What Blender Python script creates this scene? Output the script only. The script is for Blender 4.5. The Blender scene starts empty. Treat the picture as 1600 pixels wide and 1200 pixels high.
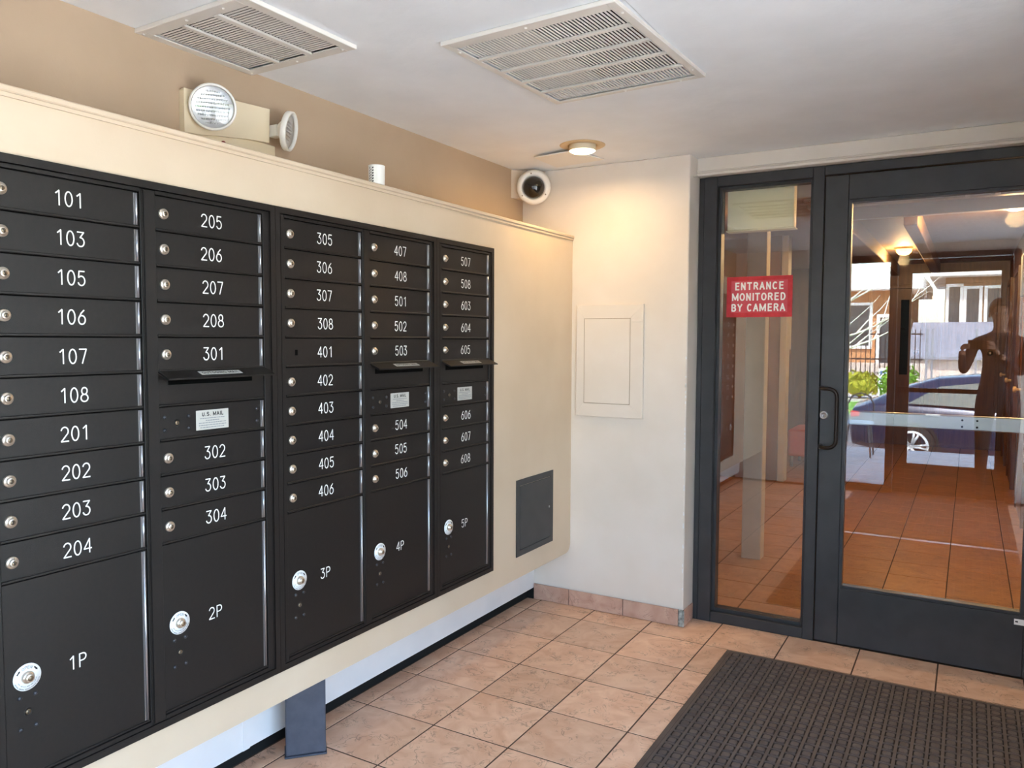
import bpy, bmesh, math, random
from mathutils import Vector, Matrix, Euler
random.seed(7)
PI = math.pi
SC = bpy.context.scene
COL = SC.collection

# ------------------------------------------------------------------ camera, sky, sun, exposure
cam_d = bpy.data.cameras.new('camera')
cam = bpy.data.objects.new('camera', cam_d)
COL.objects.link(cam)
SC.camera = cam
YAW, PITCH, ROLL, FPX = 0.52910797, -0.05637646, 0.00400117, 1223.20257
fw = Vector((-math.sin(YAW)*math.cos(PITCH), math.cos(YAW)*math.cos(PITCH), math.sin(PITCH)))
rt = Vector((math.cos(YAW), math.sin(YAW), 0)); up = rt.cross(fw)
r2 = rt*math.cos(ROLL)+up*math.sin(ROLL); u2 = up*math.cos(ROLL)-rt*math.sin(ROLL)
M = Matrix((r2, u2, -fw)).transposed().to_4x4()
M.translation = (0, 0, 1.395)
cam.matrix_world = M
cam_d.sensor_width = 36.0
cam_d.lens = 36.0*FPX/1600.0
cam_d.clip_start = 0.002
cam_d.clip_end = 300

world = bpy.data.worlds.new('sky'); SC.world = world
world.use_nodes = True
wn = world.node_tree; wn.nodes.clear()
sky = wn.nodes.new('ShaderNodeTexSky'); sky.sky_type = 'NISHITA'
sky.sun_disc = False; sky.sun_elevation = math.radians(52); sky.sun_rotation = math.radians(8)
sky.air_density = 1.0; sky.dust_density = 1.4; sky.ozone_density = 1.0
bg = wn.nodes.new('ShaderNodeBackground'); bg.inputs['Strength'].default_value = 0.33
wo = wn.nodes.new('ShaderNodeOutputWorld')
wn.links.new(sky.outputs[0], bg.inputs[0]); wn.links.new(bg.outputs[0], wo.inputs[0])
SC.view_settings.view_transform = 'Standard'
SC.view_settings.look = 'None'
SC.view_settings.gamma = 1.0
SC.view_settings.use_curve_mapping = False
SC.view_settings.exposure = 2.9
SC.cycles.use_denoising = True
SC.cycles.max_bounces = 16
SC.cycles.diffuse_bounces = 10
SC.cycles.transparent_max_bounces = 24

def lamp(name, kind, loc, energy, color, rot=(0,0,0), size=0.1, size_y=None, spot=None):
    d = bpy.data.lights.new(name, kind); d.energy = energy; d.color = color
    if kind == 'AREA':
        d.size = size
        if size_y: d.shape = 'RECTANGLE'; d.size_y = size_y
        else: d.shape = 'DISK'
    elif kind in ('POINT', 'SPOT'):
        d.shadow_soft_size = size
    o = bpy.data.objects.new(name, d); COL.objects.link(o)
    o.location = loc; o.rotation_euler = rot
    return o
sun = lamp('sun', 'SUN', (0, 0, 20), 4.2, (1.0, 0.95, 0.88), rot=(math.radians(-38), 0, math.radians(-8)))
sun.data.angle = math.radians(0.6)
# a light portal in the entrance glazing: it only tells the renderer where daylight comes in
por = lamp('entrance_portal', 'AREA', (-0.42, -0.36, 1.1), 1.0, (1, 1, 1), rot=(math.radians(90), 0, 0), size=1.5, size_y=2.1)
por.data.cycles.is_portal = True
por2 = lamp('side_portal', 'AREA', (0.69, 0.80, 1.13), 1.0, (1, 1, 1), rot=(0, math.radians(90), 0), size=2.0, size_y=2.2)
por2.data.cycles.is_portal = True

# ------------------------------------------------------------------ helpers
def C(h):
    h = h.lstrip('#'); out = []
    for i in (0, 2, 4):
        v = int(h[i:i+2], 16)/255
        out.append(v/12.92 if v <= 0.04045 else ((v+0.055)/1.055)**2.4)
    return (*out, 1)

def mat(name, col, rough=0.5, metal=0.0, col2=None, scale=8.0, bump=0.0, bscale=60.0, detail=4, emit=None, estr=0.0, stops=(0.35, 0.65), coord='Object', stretch=None, spec=0.5, coat=0.0):
    m = bpy.data.materials.new(name); m.use_nodes = True
    n = m.node_tree.nodes; l = m.node_tree.links
    b = n['Principled BSDF']
    c1 = C(col) if isinstance(col, str) else col
    b.inputs['Base Color'].default_value = c1
    b.inputs['Roughness'].default_value = rough
    b.inputs['Metallic'].default_value = metal
    b.inputs['Specular IOR Level'].default_value = spec
    b.inputs['Coat Weight'].default_value = coat
    if col2 or bump:
        tc = n.new('ShaderNodeTexCoord'); src = tc.outputs[coord]
        if stretch:
            mp = n.new('ShaderNodeMapping'); mp.inputs['Scale'].default_value = stretch
            l.new(src, mp.inputs[0]); src = mp.outputs[0]
    if col2:
        t = n.new('ShaderNodeTexNoise'); t.inputs['Scale'].default_value = scale; t.inputs['Detail'].default_value = detail
        l.new(src, t.inputs['Vector'])
        r = n.new('ShaderNodeValToRGB'); r.color_ramp.elements[0].position = stops[0]; r.color_ramp.elements[1].position = stops[1]
        r.color_ramp.elements[0].color = c1; r.color_ramp.elements[1].color = C(col2)
        l.new(t.outputs['Fac'], r.inputs[0]); l.new(r.outputs[0], b.inputs['Base Color'])
    if bump:
        t2 = n.new('ShaderNodeTexNoise'); t2.inputs['Scale'].default_value = bscale; t2.inputs['Detail'].default_value = 3
        l.new(src, t2.inputs['Vector'])
        bp = n.new('ShaderNodeBump'); bp.inputs['Strength'].default_value = bump; bp.inputs['Distance'].default_value = 0.004
        l.new(t2.outputs['Fac'], bp.inputs['Height']); l.new(bp.outputs[0], b.inputs['Normal'])
    if emit:
        b.inputs['Emission Color'].default_value = C(emit); b.inputs['Emission Strength'].default_value = estr
    return m

def glass_mat(name, tint=(0.90, 0.92, 0.90, 1), f0=0.045, rough=0.0):
    m = bpy.data.materials.new(name); m.use_nodes = True
    n = m.node_tree.nodes; l = m.node_tree.links; n.clear()
    out = n.new('ShaderNodeOutputMaterial'); mix = n.new('ShaderNodeMixShader')
    tr = n.new('ShaderNodeBsdfTransparent'); tr.inputs[0].default_value = tint
    gl = n.new('ShaderNodeBsdfGlossy'); gl.inputs['Roughness'].default_value = rough; gl.inputs[0].default_value = (1, 1, 1, 1)
    lw = n.new('ShaderNodeLayerWeight'); lw.inputs['Blend'].default_value = 0.5
    p = n.new('ShaderNodeMath'); p.operation = 'POWER'; p.inputs[1].default_value = 5.0
    s = n.new('ShaderNodeMath'); s.operation = 'MULTIPLY_ADD'; s.inputs[1].default_value = 1-f0; s.inputs[2].default_value = f0
    l.new(lw.outputs['Facing'], p.inputs[0]); l.new(p.outputs[0], s.inputs[0]); l.new(s.outputs[0], mix.inputs[0])
    l.new(tr.outputs[0], mix.inputs[1]); l.new(gl.outputs[0], mix.inputs[2]); l.new(mix.outputs[0], out.inputs[0])
    return m

def tile_mat(name, ca, cb, cc, rough):
    """mottled ceramic tile: two tones, dark broken veins, each tile its own offset"""
    m = bpy.data.materials.new(name); m.use_nodes = True
    n = m.node_tree.nodes; l = m.node_tree.links; b = n['Principled BSDF']
    tc = n.new('ShaderNodeTexCoord'); oi = n.new('ShaderNodeObjectInfo')
    mul = n.new('ShaderNodeMath'); mul.operation = 'MULTIPLY'; mul.inputs[1].default_value = 37.0
    l.new(oi.outputs['Random'], mul.inputs[0])
    add = n.new('ShaderNodeVectorMath'); add.operation = 'ADD'
    l.new(tc.outputs['Object'], add.inputs[0]); l.new(mul.outputs[0], add.inputs[1])
    t = n.new('ShaderNodeTexNoise'); t.inputs['Scale'].default_value = 9; t.inputs['Detail'].default_value = 6; t.inputs['Distortion'].default_value = 1.2
    l.new(add.outputs[0], t.inputs['Vector'])
    r = n.new('ShaderNodeValToRGB'); e = r.color_ramp.elements
    e[0].position = 0.32; e[0].color = C(ca); e[1].position = 0.66; e[1].color = C(cb)
    l.new(t.outputs['Fac'], r.inputs[0])
    t2 = n.new('ShaderNodeTexNoise'); t2.inputs['Scale'].default_value = 13; t2.inputs['Detail'].default_value = 4; t2.inputs['Distortion'].default_value = 2.2
    l.new(add.outputs[0], t2.inputs['Vector'])
    r2_ = n.new('ShaderNodeValToRGB'); e = r2_.color_ramp.elements
    e[0].position = 0.47; e[0].color = (0, 0, 0, 1); e[1].position = 0.5; e[1].color = (1, 1, 1, 1)
    x = r2_.color_ramp.elements.new(0.53); x.color = (0, 0, 0, 1)
    l.new(t2.outputs['Fac'], r2_.inputs[0])
    t3 = n.new('ShaderNodeTexNoise'); t3.inputs['Scale'].default_value = 13; t3.inputs['Detail'].default_value = 2
    l.new(add.outputs[0], t3.inputs['Vector'])
    r3 = n.new('ShaderNodeValToRGB'); e = r3.color_ramp.elements
    e[0].position = 0.48; e[0].color = (0, 0, 0, 1); e[1].position = 0.58; e[1].color = (0.55, 0.55, 0.55, 1)
    l.new(t3.outputs['Fac'], r3.inputs[0])
    mm = n.new('ShaderNodeMath'); mm.operation = 'MULTIPLY'
    l.new(r2_.outputs[0], mm.inputs[0]); l.new(r3.outputs[0], mm.inputs[1])
    mx = n.new('ShaderNodeMix'); mx.data_type = 'RGBA'
    l.new(mm.outputs[0], mx.inputs['Factor']); l.new(r.outputs[0], mx.inputs['A']); mx.inputs['B'].default_value = C(cc)
    hs = n.new('ShaderNodeHueSaturation')
    mr = n.new('ShaderNodeMapRange'); mr.inputs['To Min'].default_value = 0.9; mr.inputs['To Max'].default_value = 1.08
    l.new(oi.outputs['Random'], mr.inputs['Value']); l.new(mr.outputs[0], hs.inputs['Value'])
    l.new(mx.outputs['Result'], hs.inputs['Color']); l.new(hs.outputs[0], b.inputs['Base Color'])
    b.inputs['Roughness'].default_value = rough
    bp = n.new('ShaderNodeBump'); bp.inputs['Strength'].default_value = 0.25; bp.inputs['Distance'].default_value = 0.003
    l.new(t.outputs['Fac'], bp.inputs['Height']); l.new(bp.outputs[0], b.inputs['Normal'])
    return m

WORG = {}   # world origin of every object made here
def tag(o, label=None, cat=None, group=None, kind=None):
    if label: o['label'] = label
    if cat: o['category'] = cat
    if group: o['group'] = group
    if kind: o['kind'] = kind
    return o
def place(o, world, parent):
    COL.objects.link(o)
    w = Vector(world); WORG[o.name] = w
    if parent is not None:
        o.parent = parent; o.location = w-WORG[parent.name]
    else:
        o.location = w
    return o
def root(name, loc, label, cat, group=None):
    o = bpy.data.objects.new(name, None); o.empty_display_size = 0.05
    place(o, loc, None); tag(o, label, cat, group); return o
def inst(src, world, parent, name=None, rot=None):
    o = src.copy()
    o.parent = None
    for k in ('label', 'category', 'group'):
        if k in o: del o[k]
    if name: o.name = name
    place(o, world, parent)
    if rot: o.rotation_euler = rot
    return o

class MB:
    """collects shapes (world coordinates) into one mesh object"""
    def __init__(s): s.bm = bmesh.new(); s.mi = 0
    def m(s, i): s.mi = i; return s
    def _fin(s, geom_faces, mtx=None, smooth=False):
        vs = set()
        for f in geom_faces:
            f.material_index = s.mi; f.smooth = smooth
            vs.update(f.verts)
        if mtx is not None: bmesh.ops.transform(s.bm, matrix=mtx, verts=list(vs))
        return s
    def box(s, x0, y0, z0, x1, y1, z1, bev=0.0, mtx=None, seg=1):
        n0 = set(s.bm.faces)
        v = [s.bm.verts.new(p) for p in ((x0,y0,z0),(x1,y0,z0),(x1,y1,z0),(x0,y1,z0),(x0,y0,z1),(x1,y0,z1),(x1,y1,z1),(x0,y1,z1))]
        fs = [s.bm.faces.new([v[i] for i in q]) for q in ((3,2,1,0),(4,5,6,7),(0,1,5,4),(1,2,6,5),(2,3,7,6),(3,0,4,7))]
        if bev > 0:
            es = list({e for f in fs for e in f.edges})
            bmesh.ops.bevel(s.bm, geom=es, offset=bev, segments=seg, affect='EDGES', profile=0.5)
            fs = [f for f in s.bm.faces if f not in n0]
        return s._fin(fs, mtx)
    def cyl(s, c, axis, r, h, seg=16, r2=None, smooth=True, cap=True, mtx=None):
        """from centre c along axis for h"""
        a = Vector(axis).normalized(); q = a.to_track_quat('Z', 'Y').to_matrix()
        c = Vector(c); r2 = r if r2 is None else r2
        A, B = [], []
        for i in range(seg):
            t = 2*PI*i/seg; d = q@Vector((math.cos(t), math.sin(t), 0))
            A.append(s.bm.verts.new(c+d*r)); B.append(s.bm.verts.new(c+a*h+d*r2))
        fs = []
        for i in range(seg):
            j = (i+1) % seg; f = s.bm.faces.new((A[i], A[j], B[j], B[i])); fs.append(f)
        s._fin(fs, mtx, smooth)
        if cap:
            s._fin([s.bm.faces.new(A[::-1]), s.bm.faces.new(B)], None)
        return s
    def lathe(s, c, axis, prof, seg=24, smooth=True):
        """prof: list of (radius, height along axis)"""
        a = Vector(axis).normalized(); q = a.to_track_quat('Z', 'Y').to_matrix(); c = Vector(c)
        rings = []
        for r, h in prof:
            if r < 1e-6: rings.append([s.bm.verts.new(c+a*h)])
            else: rings.append([s.bm.verts.new(c+a*h+q@Vector((math.cos(2*PI*i/seg)*r, math.sin(2*PI*i/seg)*r, 0))) for i in range(seg)])
        fs = []
        for A, B in zip(rings, rings[1:]):
            for i in range(seg):
                j = (i+1) % seg
                if len(A) == 1 and len(B) == 1: continue
                if len(A) == 1: fs.append(s.bm.faces.new((A[0], B[j], B[i])))
                elif len(B) == 1: fs.append(s.bm.faces.new((A[i], A[j], B[0])))
                else: fs.append(s.bm.faces.new((A[i], A[j], B[j], B[i])))
        return s._fin(fs, None, smooth)
    def tube(s, pts, r, seg=10, cap=True):
        pts = [Vector(p) for p in pts]; rings = []
        rr = r if isinstance(r, (list, tuple)) else [r]*len(pts)
        ref = None
        for i, p in enumerate(pts):
            d = (pts[min(i+1, len(pts)-1)]-pts[max(i-1, 0)]).normalized()
            if ref is None:
                ref = d.orthogonal().normalized()
            ref = (ref-d*ref.dot(d)).normalized(); b = d.cross(ref)
            rings.append([s.bm.verts.new(p+(ref*math.cos(2*PI*k/seg)+b*math.sin(2*PI*k/seg))*rr[i]) for k in range(seg)])
        fs = []
        for A, B in zip(rings, rings[1:]):
            for i in range(seg):
                j = (i+1) % seg; fs.append(s.bm.faces.new((A[i], A[j], B[j], B[i])))
        s._fin(fs, None, True)
        if cap: s._fin([s.bm.faces.new(rings[0][::-1]), s.bm.faces.new(rings[-1])])
        return s
    def prism(s, pts, axis_vec):
        """closed outline (3D points, coplanar) extruded by axis_vec"""
        A = [s.bm.verts.new(p) for p in pts]; B = [s.bm.verts.new(Vector(p)+Vector(axis_vec)) for p in pts]
        fs = [s.bm.faces.new(A[::-1]), s.bm.faces.new(B)]
        for i in range(len(A)):
            j = (i+1) % len(A); fs.append(s.bm.faces.new((A[i], A[j], B[j], B[i])))
        return s._fin(fs)
    def quad(s, pts):
        return s._fin([s.bm.faces.new([s.bm.verts.new(p) for p in pts])])
    def ball(s, c, r, sub=2, scale=(1, 1, 1), mtx=None):
        n0 = set(s.bm.faces)
        T = Matrix.Translation(c)@Matrix.Diagonal((*[r*k for k in scale], 1))
        if mtx is not None: T = mtx@T
        bmesh.ops.create_icosphere(s.bm, subdivisions=sub, radius=1.0, matrix=T)
        return s._fin([f for f in s.bm.faces if f not in n0], None, True)
    def build(s, name, mats, parent=None, label=None, cat=None, group=None, kind=None, org=None, fixn=True):
        if fixn: bmesh.ops.recalc_face_normals(s.bm, faces=s.bm.faces)
        if org is None:
            xs = [v.co for v in s.bm.verts]
            org = Vector([(min(p[i] for p in xs)+max(p[i] for p in xs))/2 for i in range(3)])
            if parent is None: org.z = min(p.z for p in xs)
        org = Vector(org)
        bmesh.ops.translate(s.bm, vec=-org, verts=s.bm.verts)
        me = bpy.data.meshes.new(name); s.bm.to_mesh(me); s.bm.free()
        for m_ in (mats if isinstance(mats, (list, tuple)) else [mats]): me.materials.append(m_)
        o = bpy.data.objects.new(name, me)
        place(o, org, parent)
        return tag(o, label, cat, group, kind)

# ---- flat lettering
def stroke_paths(ch):
    def arc(cx, cy, rx, ry, a0, a1, n=14):
        return [(cx+rx*math.cos(math.radians(a0+(a1-a0)*i/n)), cy+ry*math.sin(math.radians(a0+(a1-a0)*i/n))) for i in range(n+1)]
    return {
        '0': [arc(.3, .5, .26, .5, 0, 360, 24)],
        '1': [[(.14, .80), (.38, 1), (.38, 0)]],
        '2': [arc(.3, .71, .26, .29, 165, -35)+[(.04, 0), (.58, 0)]],
        '3': [[(.05, 1), (.53, 1), (.25, .62)]+arc(.28, .31, .27, .31, 90, -160)],
        '4': [[(.45, 0), (.45, 1), (.02, .30), (.6, .30)]],
        '5': [[(.52, 1), (.12, 1), (.07, .56)]+arc(.28, .33, .26, .33, 128, -155)],
        '6': [[(.47, 1), (.25, .78), (.10, .50)], arc(.3, .31, .26, .31, 0, 360, 20), [(.10, .50), (.04, .31)]],
        '7': [[(.03, 1), (.56, 1), (.24, 0)]],
        '8': [arc(.3, .755, .21, .245, 0, 360, 18), arc(.3, .26, .27, .26, 0, 360, 20)],
        'A': [[(0, 0), (.3, 1), (.6, 0)], [(.1, .33), (.5, .33)]],
        'B': [[(.06, 0), (.06, 1), (.32, 1)]+arc(.32, .76, .22, .24, 90, -90, 8)+[(.06, .52)], [(.32, .52)]+arc(.33, .26, .25, .26, 90, -90, 8)+[(.06, 0)]],
        'C': [arc(.32, .5, .29, .5, 48, 312, 20)],
        'D': [[(.06, 0), (.06, 1), (.28, 1)]+arc(.26, .5, .31, .5, 90, -90, 14)+[(.06, 0)]],
        'E': [[(.55, 1), (.08, 1), (.08, 0), (.55, 0)], [(.08, .53), (.50, .53)]],
        'G': [arc(.32, .5, .29, .5, 48, 318, 20)+[(.58, .45), (.34, .45)]],
        'I': [[(.3, 0), (.3, 1)]],
        'L': [[(.1, 1), (.1, 0), (.55, 0)]],
        'M': [[(0, 0), (0, 1), (.3, .12), (.6, 1), (.6, 0)]],
        'N': [[(.05, 0), (.05, 1), (.55, 0), (.55, 1)]],
        'O': [arc(.3, .5, .30, .5, 0, 360, 26)],
        'R': [[(.06, 0), (.06, 1), (.33, 1)]+arc(.33, .76, .22, .24, 90, -90, 8)+[(.06, .52)], [(.33, .52), (.58, 0)]],
        'S': [arc(.3, .75, .24, .25, 20, 270, 12)+arc(.3, .25, .26, .25, 90, -160, 12)],
        'T': [[(.02, 1), (.58, 1)], [(.3, 1), (.3, 0)]],
        'U': [[(.05, 1), (.05, .28)]+arc(.3, .28, .25, .28, 180, 360, 10)+[(.55, 1)]],
        'Y': [[(.02, 1), (.3, .48), (.58, 1)], [(.3, .48), (.3, 0)]],
        '.': [[(.2, .0), (.2, .02)]], ' ': [],
        'P': [[(.08, 0), (.08, 1), (.32, 1)]+arc(.32, .74, .25, .26, 90, -90, 10)+[(.08, .48)]],
    }[ch]
def stroke_text(txt, h, w, thick):
    """2D faces for engraved round-stroke figures, centred on the origin"""
    adv = w*1.3; tot = adv*(len(txt)-1)+w; quads = []
    for k, ch in enumerate(txt):
        ox = -tot/2+adv*k
        for path in stroke_paths(ch):
            P = [(ox+x*w/0.6, (y-.5)*h) for x, y in path]
            for (ax, ay), (bx, by) in zip(P, P[1:]):
                d = math.hypot(bx-ax, by-ay)
                if d < 1e-9: continue
                ux, uy = (bx-ax)/d*thick/2, (by-ay)/d*thick/2
                e = 0.5
                quads.append([(ax-ux*e-uy, ay-uy*e+ux), (ax-ux*e+uy, ay-uy*e-ux), (bx+ux*e+uy, by+uy*e-ux), (bx+ux*e-uy, by+uy*e+ux)])
    return quads
AX = {'x': (Vector((0, 1, 0)), Vector((0, 0, 1)), Vector((1, 0, 0))),      # on a wall facing +x
      '-y': (Vector((1, 0, 0)), Vector((0, 0, 1)), Vector((0, -1, 0))),
      'y': (Vector((-1, 0, 0)), Vector((0, 0, 1)), Vector((0, 1, 0)))}
def stroke_obj(txt, h, w, thick, face, c, name, m, parent):
    U, V, N = AX[face]; b = MB()
    for k, q in enumerate(stroke_text(txt, h, w, thick)):
        b.quad([Vector(c)+U*x+V*y+N*(1.2e-5*(k % 40)) for x, y in q])
    return b.build(name, m, parent, fixn=False)
def font_obj(lines, U, V, name, m, parent, bold=0.15):
    """block capitals drawn with strokes: (text, lower left, width, height), stroke = bold*height"""
    b = MB(); N = U.cross(V); kk = 0
    wd = {'I': .42, '.': .45, ' ': .55, 'M': 1.22, 'L': .92, 'E': .95}
    for txt, org, w, h in lines:
        th = bold*h; tot = sum(wd.get(c, 1.0) for c in txt); adv = (w+.18*w/tot)/tot; x = 0
        for ch in txt:
            k = wd.get(ch, 1.0); gw = adv*k*.86
            for path in stroke_paths(ch):
                if ch == 'I': P = [(x+gw*.5, y) for _, y in path]
                else: P = [(x+q/.6*(gw-th)+th/2, y) for q, y in path]
                P = [(q, th/2+y*(h-th)) for q, y in P]
                for (ax, ay), (bx, by) in zip(P, P[1:]):
                    d = math.hypot(bx-ax, by-ay)
                    if d < 1e-9: continue
                    ux, uy = (bx-ax)/d*th/2, (by-ay)/d*th/2; e = .8 if len(P) < 7 else .3
                    kk += 1
                    b.quad([Vector(org)+U*q+V*r+N*(1.2e-5*(kk % 40)) for q, r in ((ax-ux*e-uy, ay-uy*e+ux), (ax-ux*e+uy, ay-uy*e-ux), (bx+ux*e+uy, by+uy*e-ux), (bx+ux*e-uy, by+uy*e+ux))])
            x += adv*k
    return b.build(name, m, parent, fixn=False)
# ------------------------------------------------------------------ materials
m_beige = mat('beige_paint', '#e5ddd4', 0.55, col2='#dfd6cb', scale=3.5, bump=0.12, bscale=45)
m_face = mat('bulkhead_paint', '#d6c4ac', 0.5, col2='#cfbca3', scale=3.0, bump=0.10, bscale=40)
m_tan = mat('tan_paint', '#baa48b', 0.6, col2='#b49e85', scale=3.0, bump=0.12, bscale=50)
m_lower = mat('white_board_paint', '#ececed', 0.45, col2='#e4e5e7', scale=5.0, bump=0.05)
m_ceil = mat('ceiling_paint', '#edf1f5', 0.6, col2='#e6eaee', scale=4.0, bump=0.35, bscale=22)
m_grout = mat('grout', '#4d3a2e', 0.9, col2='#5c483a', scale=30)
m_grout_c = mat('corridor_grout', '#3a2a1e', 0.9)
m_tile = tile_mat('terracotta_tile', '#d8ab8b', '#ebc6a8', '#6b4634', 0.42)
m_ctile = tile_mat('corridor_tile', '#9a6a42', '#ae7c50', '#523019', 0.4)
m_base = tile_mat('skirting_tile', '#b8917e', '#cdab99', '#7c5a4c', 0.45)
m_lower2 = mat('daylit_gap_white', '#f4f2ee', 0.3)
m_dark = mat('gap_shade_black', '#0a0908', 0.9)
m_alu = mat('dark_bronze_aluminium', '#3f4042', 0.42, 0.3, col2='#393a3c', scale=12, bump=0.03)
m_box = mat('black_powder_coat', '#1a1716', 0.48, 0.0, col2='#1e1a18', scale=90, bump=0.06, bscale=400, spec=0.35)
m_boxdark = mat('mailbox_slot_black', '#030303', 0.9, spec=.1)
m_hinge = mat('silver_hinge', '#b9bcc2', 0.28, 0.9)
m_lock = mat('nickel_lock', '#d9cfc0', 0.3, 0.85)
m_lockd = mat('lock_core', '#8a7c68', 0.4, 0.8)
m_white = mat('white_print', '#efefea', 0.6)
m_disc = mat('white_disc_sticker', '#e9eef0', 0.4)
m_ink = mat('black_ink', '#141414', 0.6)
m_inkg = mat('grey_ink', '#7d8288', 0.6)
m_label = mat('silver_label', '#bdbbb4', 0.4)
m_cream = mat('cream_plastic', '#e6d8bb', 0.45)
m_vent = mat('vent_enamel', '#d6d2cb', 0.4)
m_ventw = mat('vent_bright_enamel', '#e9e6df', 0.35)
m_duct = mat('galvanised_duct', '#b9babb', 0.4, 0.6)
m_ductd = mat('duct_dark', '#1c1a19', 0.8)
m_rust = mat('duct_brown_part', '#5a2f22', 0.7)
m_glass = glass_mat('pane_glass', (0.93, 0.94, 0.93, 1), 0.085)
m_lens = glass_mat('lamp_lens_glass', (0.97, 0.98, 0.98, 1), 0.08, 0.03)
m_rivet = mat('rivet_black', '#34353a', 0.28, 0.3)
m_bracket = mat('bracket_paint', '#cdbca6', 0.5)
m_red = mat('red_sign', '#c92f38', 0.5, col2='#b92029', scale=30)
m_red2 = mat('faded_red_sign', '#cf545e', 0.5, col2='#c7444f', scale=12)
m_rubber = mat('brown_rubber_mat', '#5c514b', 0.75, col2='#685c55', scale=14, bump=0.5, bscale=500, spec=0.35)
m_rubberd = mat('mat_groove_rubber', '#241e1b', 0.85)
m_cream2 = mat('pale_cream_enamel', '#fbf0c6', 0.5)
m_handle = mat('bronze_handle', '#2b2320', 0.3, 0.6)
m_steel = mat('brushed_steel', '#b6b8ba', 0.3, 0.9)
m_chip = mat('bare_corner_bead', '#b9beb9', 0.6, 0.2, col2='#6d716c', scale=60)
m_leg = mat('navy_grey_steel', '#454a57', 0.5, 0.1, col2='#4d525f', scale=30)

# ------------------------------------------------------------------ levels
XM = -1.782; XU = -2.078; XL = -1.993; YF = 3.66; YD = 3.797; ZC = 2.2743
YG = 3.857; YS = -0.29; XR = 0.62        # inner glass, outer storefront, right wall
P_ = 0.3117

# ------------------------------------------------------------------ the room shell
def struct(b, name, m, label=None, **k): return b.build(name, m, kind='structure', label=label, **k)
# floor slabs and tiles
floor = struct(MB().box(-2.26, YS-0.05, -0.12, XR+0.1, 3.88, -0.0014), 'floor', m_grout, 'tan square ceramic tile floor of the mail vestibule')
tmesh = {}
def lay_tiles(parent, xs, ys, xlim, ylim, m, name='tile', th=0.010, joint=0.006, only=None, skip=None):
    for i, j in [(i, j) for i in range(len(xs)-1) for j in range(len(ys)-1)]:
        x0, x1 = max(xs[i]+joint/2, xlim[0]), min(xs[i+1]-joint/2, xlim[1])
        y0, y1 = max(ys[j]+joint/2, ylim[0]), min(ys[j+1]-joint/2, ylim[1])
        if x1-x0 < 0.02 or y1-y0 < 0.02: continue
        if skip and skip(x0, x1, y0, y1): continue
        key = (m.name, round(x1-x0, 3), round(y1-y0, 3))
        c = ((x0+x1)/2, (y0+y1)/2, -0.003+random.uniform(-.0004, .0004))
        if key not in tmesh:
            tmesh[key] = MB().box(x0, y0, -0.013, x1, y1, 0.0, bev=0.0010).build(name, m, parent, org=(c[0], c[1], 0))
        else:
            inst(tmesh[key], (c[0], c[1], random.uniform(-.0004, .0003)), parent, name, rot=(0, 0, random.choice((0, PI)) if True else 0))
xs = [-2.2597+P_*i for i in range(11)]
ys = [3.4925-P_*i for i in range(14)][::-1]+[3.4925+P_, 3.4925+2*P_]
hid = lambda x0, x1, y0, y1: x0 > -0.84 and x1 < 0.25 and (y0 > 1.62 and y1 < 3.42 or y0 > -0.2 and y1 < 1.47)
lay_tiles(floor, xs, ys, (-2.03, XR), (YS+0.08, 3.80), m_tile, skip=hid)
# corridor floor
floor2 = struct(MB().box(-3.2, 3.88, -0.12, 0.6, 12.0, -0.003), 'floor', m_grout_c, 'orange brown tiled corridor floor seen through the glass door')
cys = [3.905+P_*i for i in range(27)]
cxs = [-0.074+P_*i for i in range(-7, 3)]
lay_tiles(floor2, cxs, cys, (-2.25, 0.40), (3.91, 11.75), m_ctile)

st = struct(MB().box(-.9025, 1.5155, -.0025, .3165, 1.5595, .0012), 'trim_20', m_grout, 'narrow pale stone strip set between the two mats')  # white pieces added to look like daylight on the tile gap
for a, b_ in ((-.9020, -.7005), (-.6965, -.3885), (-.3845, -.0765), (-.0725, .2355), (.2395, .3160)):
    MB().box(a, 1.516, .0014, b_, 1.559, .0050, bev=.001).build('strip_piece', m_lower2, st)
# ceiling with openings for two grilles and the downlight
VA = (-1.850, 1.628, -1.2); VB = (-1.081, 2.265, -2.9); DL = (-1.543, 3.261)
holes = [(-2.055, -1.645, 1.45, 1.81), (-1.35, -0.815, 1.965, 2.565), (DL[0]-.07, DL[0]+.07, DL[1]-.07, DL[1]+.07)]
gx = sorted({-2.2, XR+0.1}|{h[0] for h in holes}|{h[1] for h in holes}); gy = sorted({YS-.05, 3.91}|{h[2] for h in holes}|{h[3] for h in holes})
cb = MB()
for i in range(len(gx)-1):
    run = None
    for j in range(len(gy)-1):
        mx_, my_ = (gx[i]+gx[i+1])/2, (gy[j]+gy[j+1])/2
        if any(h[0] < mx_ < h[1] and h[2] < my_ < h[3] for h in holes):
            if run is not None: cb.box(gx[i], run, ZC, gx[i+1], gy[j], ZC+.02); run = None
        elif run is None: run = gy[j]
    if run is not None: cb.box(gx[i], run, ZC, gx[i+1], gy[-1], ZC+.02)
struct(cb, 'ceiling', m_ceil, 'pale grey plaster ceiling of the vestibule')
# walls
struct(MB().box(-2.2, YS-.05, 0, XU, YF, ZC), 'wall_left', m_tan, 'tan upper wall behind the mailbox ledge')
b = MB().box(-2.2, YF, 0, -1.169, 3.91, ZC, bev=0.006, seg=2)
struct(b, 'wall_back', m_beige, 'cream wall with a projecting corner beside the entrance door')
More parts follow.
